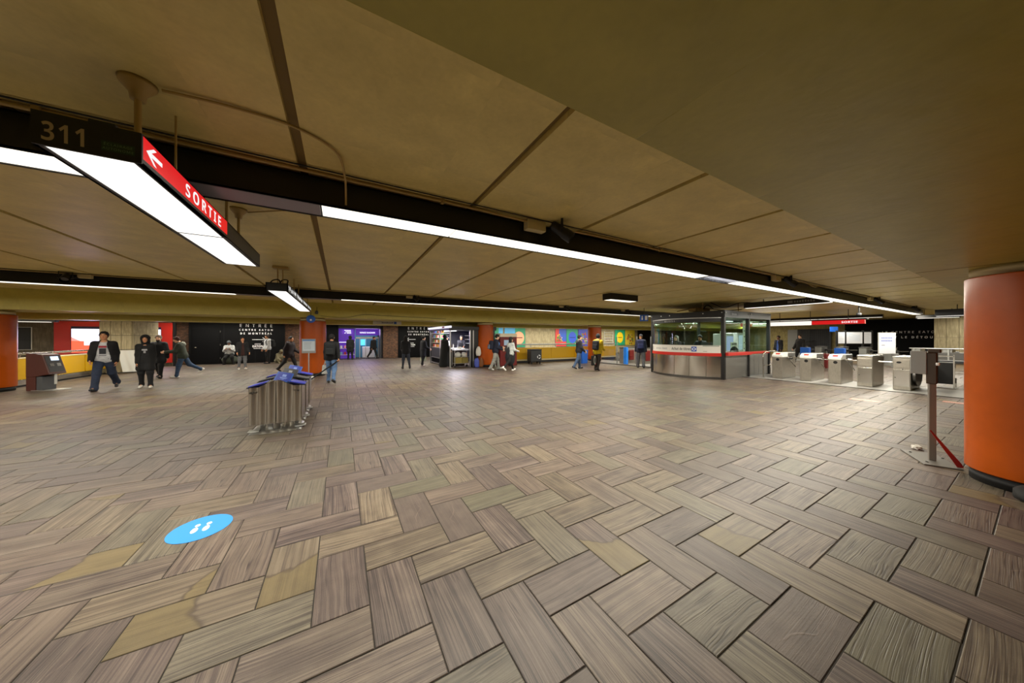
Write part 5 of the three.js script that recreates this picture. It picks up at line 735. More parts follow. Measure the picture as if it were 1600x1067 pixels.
// ================================================================ people: smooth fields meshed by surface nets
function surfNet(f, lo, hi, c) {
  const nx = Math.ceil((hi[0] - lo[0]) / c) + 1, ny = Math.ceil((hi[1] - lo[1]) / c) + 1, nz = Math.ceil((hi[2] - lo[2]) / c) + 1;
  const v = new Float32Array(nx * ny * nz), id = new Int32Array(nx * ny * nz).fill(-1), at = (x, y, z) => (z * ny + y) * nx + x;
  for (let z = 0, i = 0; z < nz; z++) for (let y = 0; y < ny; y++) for (let x = 0; x < nx; x++, i++) v[i] = f(lo[0] + x * c, lo[1] + y * c, lo[2] + z * c);
  const pos = [], idx = [], E = [[0, 1], [0, 2], [0, 4], [1, 3], [1, 5], [2, 3], [2, 6], [3, 7], [4, 5], [4, 6], [5, 7], [6, 7]];
  const off = []; for (let k = 0; k < 8; k++) off.push(at(k & 1, k >> 1 & 1, k >> 2));
  for (let z = 0; z < nz - 1; z++) for (let y = 0; y < ny - 1; y++) for (let x = 0; x < nx - 1; x++) {
    const b = at(x, y, z); let m = 0; for (let k = 0; k < 8; k++) if (v[b + off[k]] < 0) m |= 1 << k; if (m === 0 || m === 255) continue;
    let n = 0, sx = 0, sy = 0, sz = 0;
    for (const [p, q] of E) { const a = m >> p & 1, e = m >> q & 1; if (a === e) continue; const va = v[b + off[p]], vb = v[b + off[q]], t = va / (va - vb); sx += (p & 1) + ((q & 1) - (p & 1)) * t; sy += (p >> 1 & 1) + ((q >> 1 & 1) - (p >> 1 & 1)) * t; sz += (p >> 2) + ((q >> 2) - (p >> 2)) * t; n++; }
    id[b] = pos.length / 3; pos.push(lo[0] + (x + sx / n) * c, lo[1] + (y + sy / n) * c, lo[2] + (z + sz / n) * c);
  }
  const st = [1, nx, nx * ny];
  for (let z = 1; z < nz - 1; z++) for (let y = 1; y < ny - 1; y++) for (let x = 1; x < nx - 1; x++) {
    const b = at(x, y, z), in0 = v[b] < 0;
    for (let a = 0; a < 3; a++) { const in1 = v[b + st[a]] < 0; if (in0 === in1) continue; const s1 = st[(a + 1) % 3], s2 = st[(a + 2) % 3]; const q = [id[b - s1 - s2], id[b - s2], id[b], id[b - s1]]; if (Math.min(...q) < 0) continue; if (in0) idx.push(q[0], q[1], q[2], q[0], q[2], q[3]); else idx.push(q[0], q[2], q[1], q[0], q[3], q[2]); }
  }
  const g = new THREE.BufferGeometry(); g.setAttribute('position', new THREE.Float32BufferAttribute(pos, 3)); g.setIndex(idx); g.computeVertexNormals(); return g;
}
const smin = (a, b, k) => { const h = Math.max(k - Math.abs(a - b), 0) / k; return Math.min(a, b) - h * h * k / 4; };
const smax = (a, b, k) => -smin(-a, -b, k);
function capsule(x, y, z, b) { // b: ax ay az bx by bz r0 r1
  const dx = b[3] - b[0], dy = b[4] - b[1], dz = b[5] - b[2], px = x - b[0], py = y - b[1], pz = z - b[2], dd = dx * dx + dy * dy + dz * dz;
  const t = dd > 0 ? clamp((px * dx + py * dy + pz * dz) / dd, 0, 1) : 0; return Math.hypot(px - dx * t, py - dy * t, pz - dz * t) - (b[6] + (b[7] - b[6]) * t);
}
const ell = (x, y, z, cx, cy, cz, rx, ry, rz) => { const a = (x - cx) / rx, b = (y - cy) / ry, c = (z - cz) / rz; return (Math.hypot(a, b, c) - 1) * Math.min(rx, ry, rz); };
const field = (bones, k) => (x, y, z) => { let d = 9; for (const b of bones) d = smin(d, capsule(x, y, z, b), k); return d; };
function bonesBox(bones, pad) { const lo = [9, 9, 9], hi = [-9, -9, -9]; for (const b of bones) for (let e = 0; e < 2; e++) for (let q = 0; q < 3; q++) { const r = b[6 + e] + pad; lo[q] = Math.min(lo[q], b[e * 3 + q] - r); hi[q] = Math.max(hi[q], b[e * 3 + q] + r); } return [lo, hi]; }
const meshBones = (bones, cell, k = 0.04, cut) => { const [lo, hi] = bonesBox(bones, cell * 2.2), f = field(bones, k); return surfNet(cut ? (x, y, z) => Math.max(f(x, y, z), cut(x, y, z)) : f, lo, hi, cell); };
// ---- one head and two hands, in their own axes (forward = +z, fingers = +y)
const headGeo = (() => {
  const f = (x, y, z) => {
    const ax = Math.abs(x);
    let d = smin(ell(x, y, z, 0, 0.03, -0.012, 0.076, 0.092, 0.096), ell(x, y, z, 0, -0.045, 0.022, 0.059, 0.078, 0.068), 0.03);
    d = smin(d, ell(x, y, z, 0, -0.098, 0.06, 0.026, 0.02, 0.022), 0.02); d = smin(d, capsule(ax, y, z, [0, 0.032, 0.078, 0.04, 0.03, 0.07, 0.013, 0.01]), 0.012);
    d = smax(d, -(Math.hypot(ax - 0.032, y - 0.01, z - 0.1) - 0.017), 0.012); d = smin(d, capsule(x, y, z, [0, 0.015, 0.086, 0, -0.026, 0.104, 0.008, 0.013]), 0.01); d = smin(d, capsule(ax, y, z, [0.008, -0.03, 0.094, 0.013, -0.03, 0.088, 0.008, 0.007]), 0.008);
    d = smin(d, ell(x, y, z, 0, -0.061, 0.084, 0.025, 0.011, 0.011), 0.008); d = Math.min(d, Math.hypot(ax - 0.032, y - 0.011, z - 0.073) - 0.0135);
    d = smin(d, ell(ax, y, z, 0.078, -0.004, -0.008, 0.01, 0.03, 0.018), 0.006); return smin(d, capsule(x, y, z, [0, -0.06, -0.02, 0, -0.2, -0.035, 0.05, 0.056]), 0.03);
  };
  const g = surfNet(f, [-0.1, -0.24, -0.13], [0.1, 0.14, 0.135], 0.0065), p = g.attributes.position, c = [];
  for (let i = 0; i < p.count; i++) { const x = p.getX(i), y = p.getY(i), z = p.getZ(i), ax = Math.abs(x), e = Math.hypot(ax - 0.032, y - 0.011); let k = [1, 1, 1]; if (z > 0.06 && e < 0.011) k = e < 0.006 ? [0.05, 0.04, 0.035] : [1.25, 1.3, 1.35]; else if (z > 0.055 && Math.abs(y - 0.036) < 0.007 && ax > 0.014 && ax < 0.055) k = [0.22, 0.17, 0.14]; else if (z > 0.07 && Math.abs(y + 0.062) < 0.01 && ax < 0.026) k = [0.85, 0.5, 0.48]; c.push(...k); }
  g.setAttribute('color', new THREE.Float32BufferAttribute(c, 3)); return g;
})();
const handGeo = [0.35, 1.05].map(curl => {
  const B = []; [0.031, 0.0105, -0.0105, -0.031].forEach((x, i) => { const l = [0.04, 0.045, 0.042, 0.033][i], y0 = 0.096 - Math.abs(i - 1.2) * 0.004, c1 = curl + i * 0.05, c2 = curl * 1.9 + 0.35, p1 = [x * 1.08, y0 + l * Math.cos(c1), l * Math.sin(c1)], p2 = [x * 1.1, p1[1] + l * 0.9 * Math.cos(c2), p1[2] + l * 0.9 * Math.sin(c2)]; B.push([x, y0 - 0.03, 0, ...p1, 0.0095, 0.0088], [...p1, ...p2, 0.0088, 0.0072]); });
  const T = [[0.03, 0.025, 0.004, 0.058, 0.06, 0.018, 0.013, 0.011], [0.058, 0.06, 0.018, 0.06, 0.092, 0.034, 0.011, 0.0085]];
  const f = (x, y, z) => { let d = smin(ell(x, y, z, 0, 0.052, 0, 0.044, 0.056, 0.016), capsule(x, y, z, [0, -0.03, 0, 0, 0.02, 0, 0.028, 0.026]), 0.03); for (const b of B) d = smin(d, capsule(x, y, z, b), 0.006); for (const b of T) d = smin(d, capsule(x, y, z, b), 0.01); return d; };
  const g = surfNet(f, [-0.07, -0.075, -0.04], [0.085, 0.21, 0.12], 0.0055), c = new Array(g.attributes.position.count * 3).fill(1); g.setAttribute('color', new THREE.Float32BufferAttribute(c, 3)); return g;
});
const hairGeo = {};
function hair(kind) {
  if (hairGeo[kind]) return hairGeo[kind];
  const shell = (x, y, z, t) => smin(ell(x, y, z, 0, 0.03, -0.012, 0.076 + t, 0.092 + t, 0.096 + t), ell(x, y, z, 0, -0.045, 0.018, 0.056 + t, 0.078 + t, 0.064 + t), 0.03);
  const plane = (y, z, y0 = 0.07, z0 = 0.08) => -(0.591 * (y - y0) - 0.806 * (z - z0)), wave = (x, y, z) => 0.006 * Math.sin(x * 90 + y * 20) * Math.sin(y * 60 + z * 70);
  const face = (x, y, z, rx, ry, cy) => z > 0 ? (1 - Math.hypot(x / rx, (y - cy) / ry)) * Math.min(rx, ry) : -0.2;
  const F = {
    short: (x, y, z) => Math.max(shell(x, y, z, 0.014) + wave(x, y, z), plane(y, z)),
    long: (x, y, z) => smin(Math.max(shell(x, y, z, 0.018) + wave(x, y, z), plane(y, z, 0.062, 0.082)), Math.max(ell(x, y, z, 0, -0.12, -0.05, 0.1, 0.22, 0.062) + wave(x, y, z), z - 0.03), 0.03),
    bun: (x, y, z) => smin(Math.max(shell(x, y, z, 0.012), plane(y, z)), Math.hypot(x, y - 0.06, z + 0.12) - 0.045, 0.02),
    beanie: (x, y, z) => smin(Math.max(shell(x, y, z, 0.022), plane(y, z, 0.036, 0.06) * 0.9 + Math.max(0, -z) * 0.0), ell(x, y, z, 0, 0.11, -0.02, 0.06, 0.045, 0.065), 0.03),
    cap: (x, y, z) => smin(Math.max(shell(x, y, z, 0.018), 0.035 - y), Math.max(ell(x, y, z, 0, 0.045, 0.12, 0.07, 0.012, 0.07), 0.04 - z), 0.01),
    hood: (x, y, z) => smin(Math.max(shell(x, y, z, 0.036) + wave(x, y, z), face(x, y, z, 0.066, 0.1, -0.012)), Math.max(capsule(x, y, z, [0, -0.13, -0.02, 0, -0.2, -0.03, 0.085, 0.13]), z > 0.02 ? 0.02 - 0 + (z - 0.07) : -1), 0.03),
    scarf: (x, y, z) => smin(Math.max(shell(x, y, z, 0.024) + wave(x, y, z) * 0.6, face(x, y, z, 0.056, 0.092, -0.02)), capsule(x, y, z, [0, -0.13, -0.012, 0, -0.25, -0.02, 0.075, 0.15]), 0.03),
    veil: (x, y, z) => smin(Math.max(shell(x, y, z, 0.022), face(x, y, z, 0.06, 0.014, 0.012)), capsule(x, y, z, [0, -0.1, 0, 0, -0.28, -0.01, 0.09, 0.19]), 0.04),
    beard: (x, y, z) => Math.max(ell(x, y, z, 0, -0.075, 0.04, 0.056, 0.056, 0.056), -(Math.hypot(x, (y + 0.05) * 1.4, z - 0.1) - 0.03), y + 0.035),
  };
  return hairGeo[kind] = surfNet(F[kind], [-0.24, -0.5, -0.25], [0.24, 0.2, 0.25], kind === 'scarf' || kind === 'veil' ? 0.012 : 0.009);
}
const skins = { light: new THREE.MeshStandardMaterial({ color: 0xd9a98c, roughness: 0.55, vertexColors: true }), tan: new THREE.MeshStandardMaterial({ color: 0xb37d58, roughness: 0.55, vertexColors: true }), dark: new THREE.MeshStandardMaterial({ color: 0x6b4630, roughness: 0.55, vertexColors: true }) };
const clothMats = {}; const cloth = c => clothMats[c] ??= new THREE.MeshStandardMaterial({ color: c, map: cloakTex, roughness: 0.9 });
const shine = {}; const leather = c => shine[c] ??= paint(c, 0.5);
// pose angles in degrees: legs [hip forward, knee bend, outward], arms [shoulder forward, elbow bend, outward, elbow inward]
function person(label, x, z, turn, o) {
  const k = (o.h ?? 1.72) / 1.745, w = o.w ?? 1, D = Math.PI / 180, t = thing('person', label, 'person', [x, o.y ?? 0, z], turn);
  const lean = (o.lean ?? 3) * D, U = [0, Math.cos(lean), Math.sin(lean)], Fw = [0, -Math.sin(lean), Math.cos(lean)], add = (a, b, s = 1) => [a[0] + b[0] * s, a[1] + b[1] * s, a[2] + b[2] * s];
  const legs = o.legs ?? [[4, 4, 3], [-3, 3, 3]], arms = o.arms ?? [[5, 15, 8, 0], [5, 15, 8, 0]];
  const J = {}; // first with the hips at the origin
  [1, -1].forEach((s, i) => { const [hp, kn, ab] = legs[i].map(a => a * D), a = s * Math.sin(ab); const hip = [s * 0.09 * k, 0, 0], dir = (p) => { const v = [a, -Math.cos(p), Math.sin(p)], l = Math.hypot(...v); return v.map(e => e / l); }; const knee = add(hip, dir(hp), 0.425 * k), ank = add(knee, dir(hp - kn), 0.42 * k); const pitch = clamp((hp - kn) * (legs[i][3] ?? 0.75), -1.1, 1.4); const fd = [s * 0.12, Math.sin(pitch), Math.cos(pitch)], down = [0, -Math.cos(pitch), Math.sin(pitch)]; J['hip' + i] = hip; J['knee' + i] = knee; J['ank' + i] = ank; J['heel' + i] = add(add(ank, down, 0.045 * k), fd, -0.045 * k); J['toe' + i] = add(add(ank, down, 0.05 * k), fd, 0.155 * k); });
  let low = Infinity; for (const i of [0, 1]) low = Math.min(low, J['heel' + i][1] - 0.04 * k, J['toe' + i][1] - 0.032 * k, J['knee' + i][1] - 0.075 * k); low = Math.min(low, -0.13 * k); if (o.pelvis !== undefined) low = -o.pelvis * k;
  for (const q of Object.keys(J)) J[q] = [J[q][0], J[q][1] - low, J[q][2]];
  const P = [0, -low, 0], on = (u, f = 0, s = 0) => add(add(add(P, U, u * k), Fw, f * k), [s * k, 0, 0]);
  [1, -1].forEach((s, i) => { let [sh, el, ab, inn] = arms[i].map(a => a * D); ab *= 0.6; const S = on(0.458, 0, s * 0.168 * w); const dir = (p, out) => { const v = add(add(add([0, 0, 0], U, -Math.cos(p)), Fw, Math.sin(p)), [s * Math.sin(out), 0, 0]), l = Math.hypot(...v); return v.map(e => e / l); }; const E1 = add(S, dir(sh, ab), 0.285 * k), fd = dir(sh + el, ab - inn), Wr = add(E1, fd, 0.255 * k); J['sho' + i] = S; J['elb' + i] = E1; J['wri' + i] = Wr; J['fd' + i] = fd; J['hand' + i] = add(Wr, fd, 0.08 * k); });
  const B = (a, b, r0, r1 = r0) => [...a, ...b, r0 * k, r1 * k];
  const torso = (r) => [B(on(0, 0, -0.075 * w), on(0, 0, 0.075 * w), 0.1 + r), B(on(0.0, 0, -0.07 * w), on(0.36, 0, -0.078 * w), 0.088 * w + r, 0.094 * w + r), B(on(0.0, 0, 0.07 * w), on(0.36, 0, 0.078 * w), 0.088 * w + r, 0.094 * w + r), B(on(0.1, 0.015, 0), on(0.38, 0.012, 0), 0.095 * w + r), B(on(0.452, -0.01, -0.128 * w), on(0.47, -0.01, 0), 0.052 + r * 0.7, 0.06 + r * 0.5), B(on(0.452, -0.01, 0.128 * w), on(0.47, -0.01, 0), 0.052 + r * 0.7, 0.06 + r * 0.5)];
  const armB = (r, i) => [B(J['sho' + i], J['elb' + i], 0.05 + r, 0.042 + r), B(J['elb' + i], J['wri' + i], 0.041 + r, 0.028 + r)];
  const legB = (r, i, r2 = r) => [B(J['hip' + i], J['knee' + i], 0.083 + r, 0.056 + r), B(J['knee' + i], J['ank' + i], 0.055 + r, 0.036 + r2)];
  // body: one skin
  const neck = on(0.53, -0.005); const hp = (o.nod ?? 0) * D + lean * 0.6, hy = (o.look ?? 0) * D;
  const hm = new THREE.Matrix4().makeRotationFromEuler(new THREE.Euler(hp, hy, 0, 'YXZ')); const hc = add(add(neck, [0, Math.cos(hp), Math.sin(hp)], 0.155 * k), [0, 0, 1], 0.02 * k); hm.scale(V(k, k, k)).setPosition(...hc);
  const flesh = meshBones([...torso(0), B(on(0.46), on(0.56, 0), 0.06, 0.05), ...armB(0, 0), ...armB(0, 1), ...legB(0, 0), ...legB(0, 1), B(J.ank0, J.toe0, 0.032, 0.025), B(J.ank1, J.toe1, 0.032, 0.025)], 0.022, 0.05);
  flesh.setAttribute('color', new THREE.Float32BufferAttribute(new Array(flesh.attributes.position.count * 3).fill(1), 3));
  const pieces = [flesh, headGeo.clone().applyMatrix4(hm)];
  [1, -1].forEach((s, i) => { const y = V(...J['fd' + i]), z = V(-s, 0, 0.15); z.addScaledVector(y, -z.dot(y)).normalize(); const xx = new THREE.Vector3().crossVectors(y, z), m = new THREE.Matrix4().makeBasis(xx.clone(), y, z).scale(V(s > 0 ? 1 : 1, 1, 1).multiplyScalar(k)); const g = handGeo[(o.grip ?? [0, 0])[i]].clone(); const fwd = xx.z >= 0 ? 1 : -1; if (fwd < 0) { g.scale(-1, 1, 1); const q = g.index.array; for (let e = 0; e < q.length; e += 3) { const a = q[e]; q[e] = q[e + 1]; q[e + 1] = a; } g.computeVertexNormals(); } m.setPosition(...J['wri' + i]); pieces.push(g.applyMatrix4(m)); });
  part('body', mergeGeometries(pieces.map(g => { if (g.attributes.uv) g.deleteAttribute('uv'); return g; })), skins[o.skin ?? 'light'], t);
  const uvd = g => { const p = g.attributes.position, u = []; for (let i = 0; i < p.count; i++) u.push(p.getX(i) * 3 + p.getZ(i) * 2, p.getY(i) * 3); g.setAttribute('uv', new THREE.Float32BufferAttribute(u, 2)); return g; };
  const wear = (name, bones, color, cell = 0.018, kk = 0.045, cut, lab) => part(name, uvd(meshBones(bones, cell, kk, cut)), cloth(color), t, lab);
  // trousers and shoes
  if (!o.robe) { const wd = o.wide ?? 0.018; wear('trousers', [B(on(0.02, 0, -0.07), on(0.02, 0, 0.07), 0.118), ...legB(0.018 + wd * 0.3, 0, wd), ...legB(0.018 + wd * 0.3, 1, wd), ...[0, 1].map(i => B(J['ank' + i], add(J['ank' + i], [0, -0.03 * k, 0]), 0.036 + wd, 0.038 + wd))], o.pants ?? 0x23252c, 0.018, 0.05); }
  for (const i of [0, 1]) { const bn = [B(J['heel' + i], J['toe' + i], 0.047, 0.04), B(add(J['ank' + i], [0, -0.02, 0.0]), add(J['ank' + i], [0, 0.02, 0]), 0.046, 0.044)]; part('shoe', meshBones(bn, 0.014, 0.04), leather(o.shoes ?? 0x15151a), t); }
  // top
  const th = o.thick ?? 0.024, hem = o.hem ?? 0.08, cut = o.open ? (X, Y, Z) => { const q = Math.abs(X) - o.open * k * (0.6 + 0.8 * clamp((on(0.45)[1] - Y) / 0.5, 0, 1)); return Z > 0.02 + (Y - P[1]) * Math.tan(lean) ? -q : -1; } : undefined;
  if (o.robe) { const fz = (J.heel0[2] + J.heel1[2]) / 2; wear('robe', [...torso(0.03), ...armB(0.04, 0), ...armB(0.04, 1), B(on(0.25), [0, 0.12 * k, fz], 0.17, 0.22), B([-0.1, 0.13 * k, fz], [0.1, 0.13 * k, fz], 0.15), B(on(0.4, 0, -0.1), [-0.1, 0.2, fz], 0.11, 0.14), B(on(0.4, 0, 0.1), [0.1, 0.2, fz], 0.11, 0.14)], o.robe, 0.024, 0.06); }
  else {
    const mid = add(J.knee0, J.knee1), hemB = []; for (const s of [-1, 1]) { const a = on(0.02, 0, s * 0.075 * w), kn = s > 0 ? J.knee0 : J.knee1, d = [kn[0] - a[0], kn[1] - a[1], kn[2] - a[2]], l = Math.hypot(...d), e = add(a, d.map(q => q / l), hem * k); hemB.push(B(a, e, 0.088 + th, 0.088 + th * 0.9 + hem * 0.06)); }
    if (o.inner) wear('shirt', [...torso(0.012), ...hemB.map(b => { const q = [...b]; q[6] *= 0.88; q[7] *= 0.88; return q; })], o.inner, 0.016, 0.05);
    wear(o.coat ?? 'jacket', [...torso(th), ...armB(th * 0.6 + 0.006, 0), ...armB(th * 0.6 + 0.006, 1), ...hemB, ...(o.collar === false ? [] : [B(on(0.48, -0.01), on(0.53, -0.01), 0.072, 0.068)])], o.top ?? 0x1a1c24, 0.018, 0.045, cut);
    if (o.band) wear('chest_band', [B(on(0.36, 0.03, -0.09), on(0.36, 0.03, 0.09), 0.125), B(on(0.3, 0.03, -0.09), on(0.3, 0.03, 0.09), 0.124)], o.band, 0.02, 0.05);
    if (o.printed) for (const [u, hh, ww, c] of o.printed) part('print', (() => { const g = rb(ww, hh, 0.02, 0, -hh / 2, 0, 0.009, 2); const p = on(u, (0.121) * w, 0); return g.rotateX(lean).translate(...p); })(), paint(c, 0.9), t, 'printed graphic');
    if (o.hoodDown) wear('hood', [B(on(0.5, -0.1, -0.07), on(0.5, -0.1, 0.07), 0.06), B(on(0.44, -0.13, 0), on(0.5, -0.12, 0), 0.06)], o.hoodDown === true ? o.top : o.hoodDown, 0.018, 0.05);
  }
  for (const [kind, color, n] of o.hair ?? [['short', 0x17120f, 'hair']]) part(n ?? 'hair', hair(kind).clone().applyMatrix4(hm), cloth(color), t);
  const world = p => t.localToWorld(V(...p)).toArray(); t.updateMatrixWorld(true);
  return { t, J, on, world, k, lean };
}
function backpackOn(p, label, color, size = 1, accent) {
  const t = thing('backpack', label, 'backpack', p.t.position.toArray(), p.t.rotation.y), c = p.on(0.27, -0.235), k = p.k * size;
  const rotd = g => g.rotateX(p.lean).translate(...c);
  part('body', rotd(rb(0.3 * k, 0.44 * k, 0.19 * k, 0, -0.22 * k, 0, 0.07, 4)), cloth(color), t); part('front_pocket', rotd(rb(0.23 * k, 0.22 * k, 0.08 * k, 0, -0.19 * k, -0.11 * k, 0.035, 3)), cloth(accent ?? color), t);
  for (const s of [-1, 1]) part('strap', tube([p.on(0.42, -0.15, s * 0.1), p.on(0.53, -0.05, s * 0.11), p.on(0.52, 0.06, s * 0.115), p.on(0.4, 0.152, s * 0.12), p.on(0.2, 0.12, s * 0.165), p.on(0.12, -0.12, s * 0.15)], 0.018, 24, 6), cloth(color), t); return t;
}
function toteAt(p, i, label, color, w, h, d, name = 'bag', cat = 'bag') { // hangs from hand i
  const q = p.world(p.J['hand' + i]); const drop = h + 0.14, y = Math.max(0.01, q[1] - drop), hh = Math.min(h, q[1] - 0.12);
  const t = thing(name, label, cat, [q[0], y, q[2]], p.t.rotation.y), g = rb(d, hh, w, 0, 0, 0, 0.025, 3), a = g.attributes.position; for (let e = 0; e < a.count; e++) { const v = a.getY(e) / hh; a.setX(e, a.getX(e) * (1.1 - 0.35 * v) + 0.008 * Math.sin(a.getZ(e) * 30 + v * 9)); } g.computeVertexNormals();
  part('body', g, cloth(color), t); for (const s of [-1, 1]) part('handle', tube([[s * d * 0.2, hh - 0.01, -w * 0.25], [0, q[1] - y, -0.03], [0, q[1] - y, 0.03], [s * d * 0.2, hh - 0.01, w * 0.25]], 0.008, 16, 5), cloth(color), t); return t;
}
const facing = (x, z, extra = 0) => Math.atan2(-x, -z) + extra * Math.PI / 180; // towards the viewer
// ================================================================ the people in the hall, from left to right
const WALK = [[24, 8, 3], [-18, 22, 3]], WALK2 = [[-20, 26, 3], [22, 6, 3]];
{
  const p = person('man walking at left in an open black jacket over a printed white shirt and jeans', -6.23, -14.1, facing(-6.23, -14.1, -14), { h: 1.8, w: 1.06, lean: 2, legs: [[-14, 30, 3], [16, 6, 3]], arms: [[-14, 20, 9, 4], [14, 24, 9, 8]], top: 0x0c0c10, inner: 0xd4d4d8, open: 0.11, thick: 0.032, hem: 0.05, pants: 0x28344e, wide: 0.034, shoes: 0x1b1b1f, hair: [['short', 0x100d0c, 'hair']], skin: 'tan', printed: [[0.37, 0.06, 0.15, 0x8a2030], [0.24, 0.17, 0.13, 0x23232a], [0.12, 0.03, 0.14, 0x6a6a70]] });
  person('woman walking forward in a black hooded coat with a dark shirt print and pale shoes', -5.34, -14.0, facing(-5.34, -14.0, -10), { h: 1.66, lean: 2, legs: [[6, 4, 2], [-8, 12, 2]], arms: [[-8, 18, 6, 2], [-6, 16, 6, 2]], top: 0x0b0b0e, inner: 0x16161a, open: 0.07, w: 0.9, thick: 0.03, hem: 0.3, pants: 0x0e0e12, shoes: 0xc9c6be, hair: [['hood', 0x0a0a0d, 'hood'], ['long', 0x120d0b, 'hair']], skin: 'tan', printed: [[0.34, 0.05, 0.12, 0x9a9a9e], [0.27, 0.07, 0.05, 0x8a8a8e]] });
  person('bearded man in a dark puffer coat walking behind the woman in the black coat', -6.2, -17.2, facing(-6.2, -17.2, -20), { h: 1.74, legs: WALK, arms: [[-10, 22, 10, 0], [14, 30, 10, 0]], top: 0x10121a, thick: 0.045, hem: 0.24, pants: 0x121318, shoes: 0x16161a, hair: [['short', 0x6a5a4c, 'hair'], ['beard', 0x3a302a, 'beard']], skin: 'light' });
  person('person leaning forward mid-stride in a camouflage jacket, blue jeans and white shoes', -5.5, -17.1, -Math.PI / 2 + 0.15, { h: 1.66, lean: 12, nod: 14, legs: [[14, 6, 2], [-24, 34, 2]], arms: [[34, 62, 6, 8], [30, 66, 6, 8]], top: 0x3c4438, thick: 0.045, hem: 0.06, hoodDown: 0x9aa094, pants: 0x3b5476, shoes: 0xd8d6d0, hair: [['short', 0x4a241a, 'hair']], skin: 'light', band: 0x74806c });
  person('person in a white jacket and grey beanie sitting on a bundle against the left hoarding', -5.75, -24.05, 0.1, { h: 1.74, lean: 16, nod: 20, pelvis: 0.62, legs: [[62, 66, 8], [58, 62, 8]], arms: [[40, 88, 14, 30], [40, 92, 14, 30]], top: 0xd6d8da, thick: 0.035, hem: 0.02, pants: 0x0d0d11, shoes: 0x222226, hair: [['beanie', 0x5c6066, 'beanie']], skin: 'dark' });
  person('woman in a dark jacket and grey trousers walking forward in front of the left hoarding', -4.26, -19.8, facing(-4.26, -19.8, 10), { h: 1.62, legs: [[5, 3, 2], [-4, 8, 2]], arms: [[6, 34, 14, 0], [10, 30, 14, 0]], top: 0x101014, thick: 0.03, hem: 0.16, inner: 0x3a1812, open: 0.05, pants: 0x6f7074, wide: 0.012, shoes: 0xc4c2bc, hair: [['long', 0x0f0b0a, 'hair']], skin: 'tan' });
  { const g = new THREE.SphereGeometry(0.3, 24, 16), a = g.attributes.position; for (let i = 0; i < a.count; i++) { const n = 0.9 + 0.2 * fbm(a.getX(i) * 8 + 2, a.getZ(i) * 8 + a.getY(i) * 6, 3); a.setXYZ(i, a.getX(i) * 1.3 * n, clamp(a.getY(i) * 0.85 * n, -0.24, 0.22), a.getZ(i) * n); } g.computeVertexNormals(); solo('bundle', 'grey-green bundle under the person in the white jacket and beanie', 'bundle', g, cloth(0x565c50), [-5.75, 0.242, -24.15]); }
  const q = person('man in a white jacket and black trousers standing under the arrow of the left hoarding', -3.85, -23.4, -0.9, { h: 1.76, legs: [[3, 3, 3], [-2, 4, 3]], arms: [[8, 20, 8, 0], [4, 24, 8, 0]], top: 0xe2e4e8, thick: 0.035, hem: 0.05, hoodDown: true, pants: 0x0c0c10, shoes: 0x141418, hair: [['short', 0x2a1c16, 'hair']], skin: 'tan' });
  backpackOn(q, 'black backpack worn by the man in the white jacket', 0x101116, 1.05);
  person('person in a beige hooded coat sitting on the floor beside the left hoarding', -3.4, -23.9, 0.6, { h: 1.66, lean: 28, nod: 22, pelvis: 0.14, legs: [[88, 30, 14, 0.2], [96, 44, 14, 0.2]], arms: [[56, 40, 10, 10], [50, 50, 10, 10]], top: 0xb2a888, thick: 0.05, hem: 0.06, pants: 0x9a9070, shoes: 0xb8ae96, hair: [['hood', 0xa89e7e, 'hood']], skin: 'dark' });
  person('person in a dark maroon coat striding past the left side of the notice column', -2.1, -17.55, Math.PI / 2 - 0.5, { h: 1.7, lean: 8, legs: WALK, arms: [[20, 40, 8, 0], [-16, 20, 8, 0]], top: 0x1c0e18, thick: 0.045, hem: 0.16, pants: 0x1e1c20, shoes: 0x0e0e10, hair: [['short', 0x100c0b, 'hair']], skin: 'tan', hoodDown: 0x241220 });
  const b = person('person in a black jacket and blue jeans walking away beside the notice column, pulling luggage', -0.27, -12.45, facing(-0.27, -12.45, 180 - 12), { h: 1.72, legs: [[10, 6, 2], [-12, 20, 2]], arms: [[4, 12, 8, 0], [-22, 8, 16, 0]], grip: [1, 1], top: 0x0b0d13, thick: 0.035, hem: 0.06, pants: 0x6385b4, wide: 0.016, shoes: 0x121216, hair: [['short', 0x14100e, 'hair']], skin: 'tan' });
  backpackOn(b, 'black backpack worn by the person pulling luggage', 0x12161a, 1.0, 0x1c2022); toteAt(b, 0, 'white carrier bag with a black end hanging from the luggage puller\'s right-hand side', 0xd8d8d4, 0.16, 0.32, 0.2);
  { const h = b.world(b.J.hand1), t = thing('luggage_trolley', 'black folding luggage trolley tilted behind the person in blue jeans', 'trolley'); part('handle', [bar(h, [-0.95, 0.1, -12.55], 0.022), bar([h[0], h[1], h[2] - 0.14], [-0.95, 0.1, -12.7], 0.02)], M.blackMatt, t); part('wheel', [-12.5, -12.76].map(z => cyl(0.065, 0.065, 0.03, 0, -0.015, 0, 18).rotateX(Math.PI / 2).translate(-0.98, 0.066, z)), M.rubber, t); part('load', rb(0.2, 0.12, 0.2, -0.9, 0.12, -12.63, 0.02), M.pale, t); }
  person('woman with long dark hair, dark jacket and slim jeans standing left of the kiosk', 2.9, -16.1, facing(2.9, -16.1, 190), { h: 1.68, legs: [[4, 2, 4], [-6, 6, 6]], arms: [[10, 60, 8, 10], [6, 30, 10, 0]], top: 0x0f0e12, thick: 0.03, hem: 0.1, pants: 0x3a4150, wide: 0.008, shoes: 0x141214, hair: [['long', 0x120d0b, 'hair']], skin: 'light' });
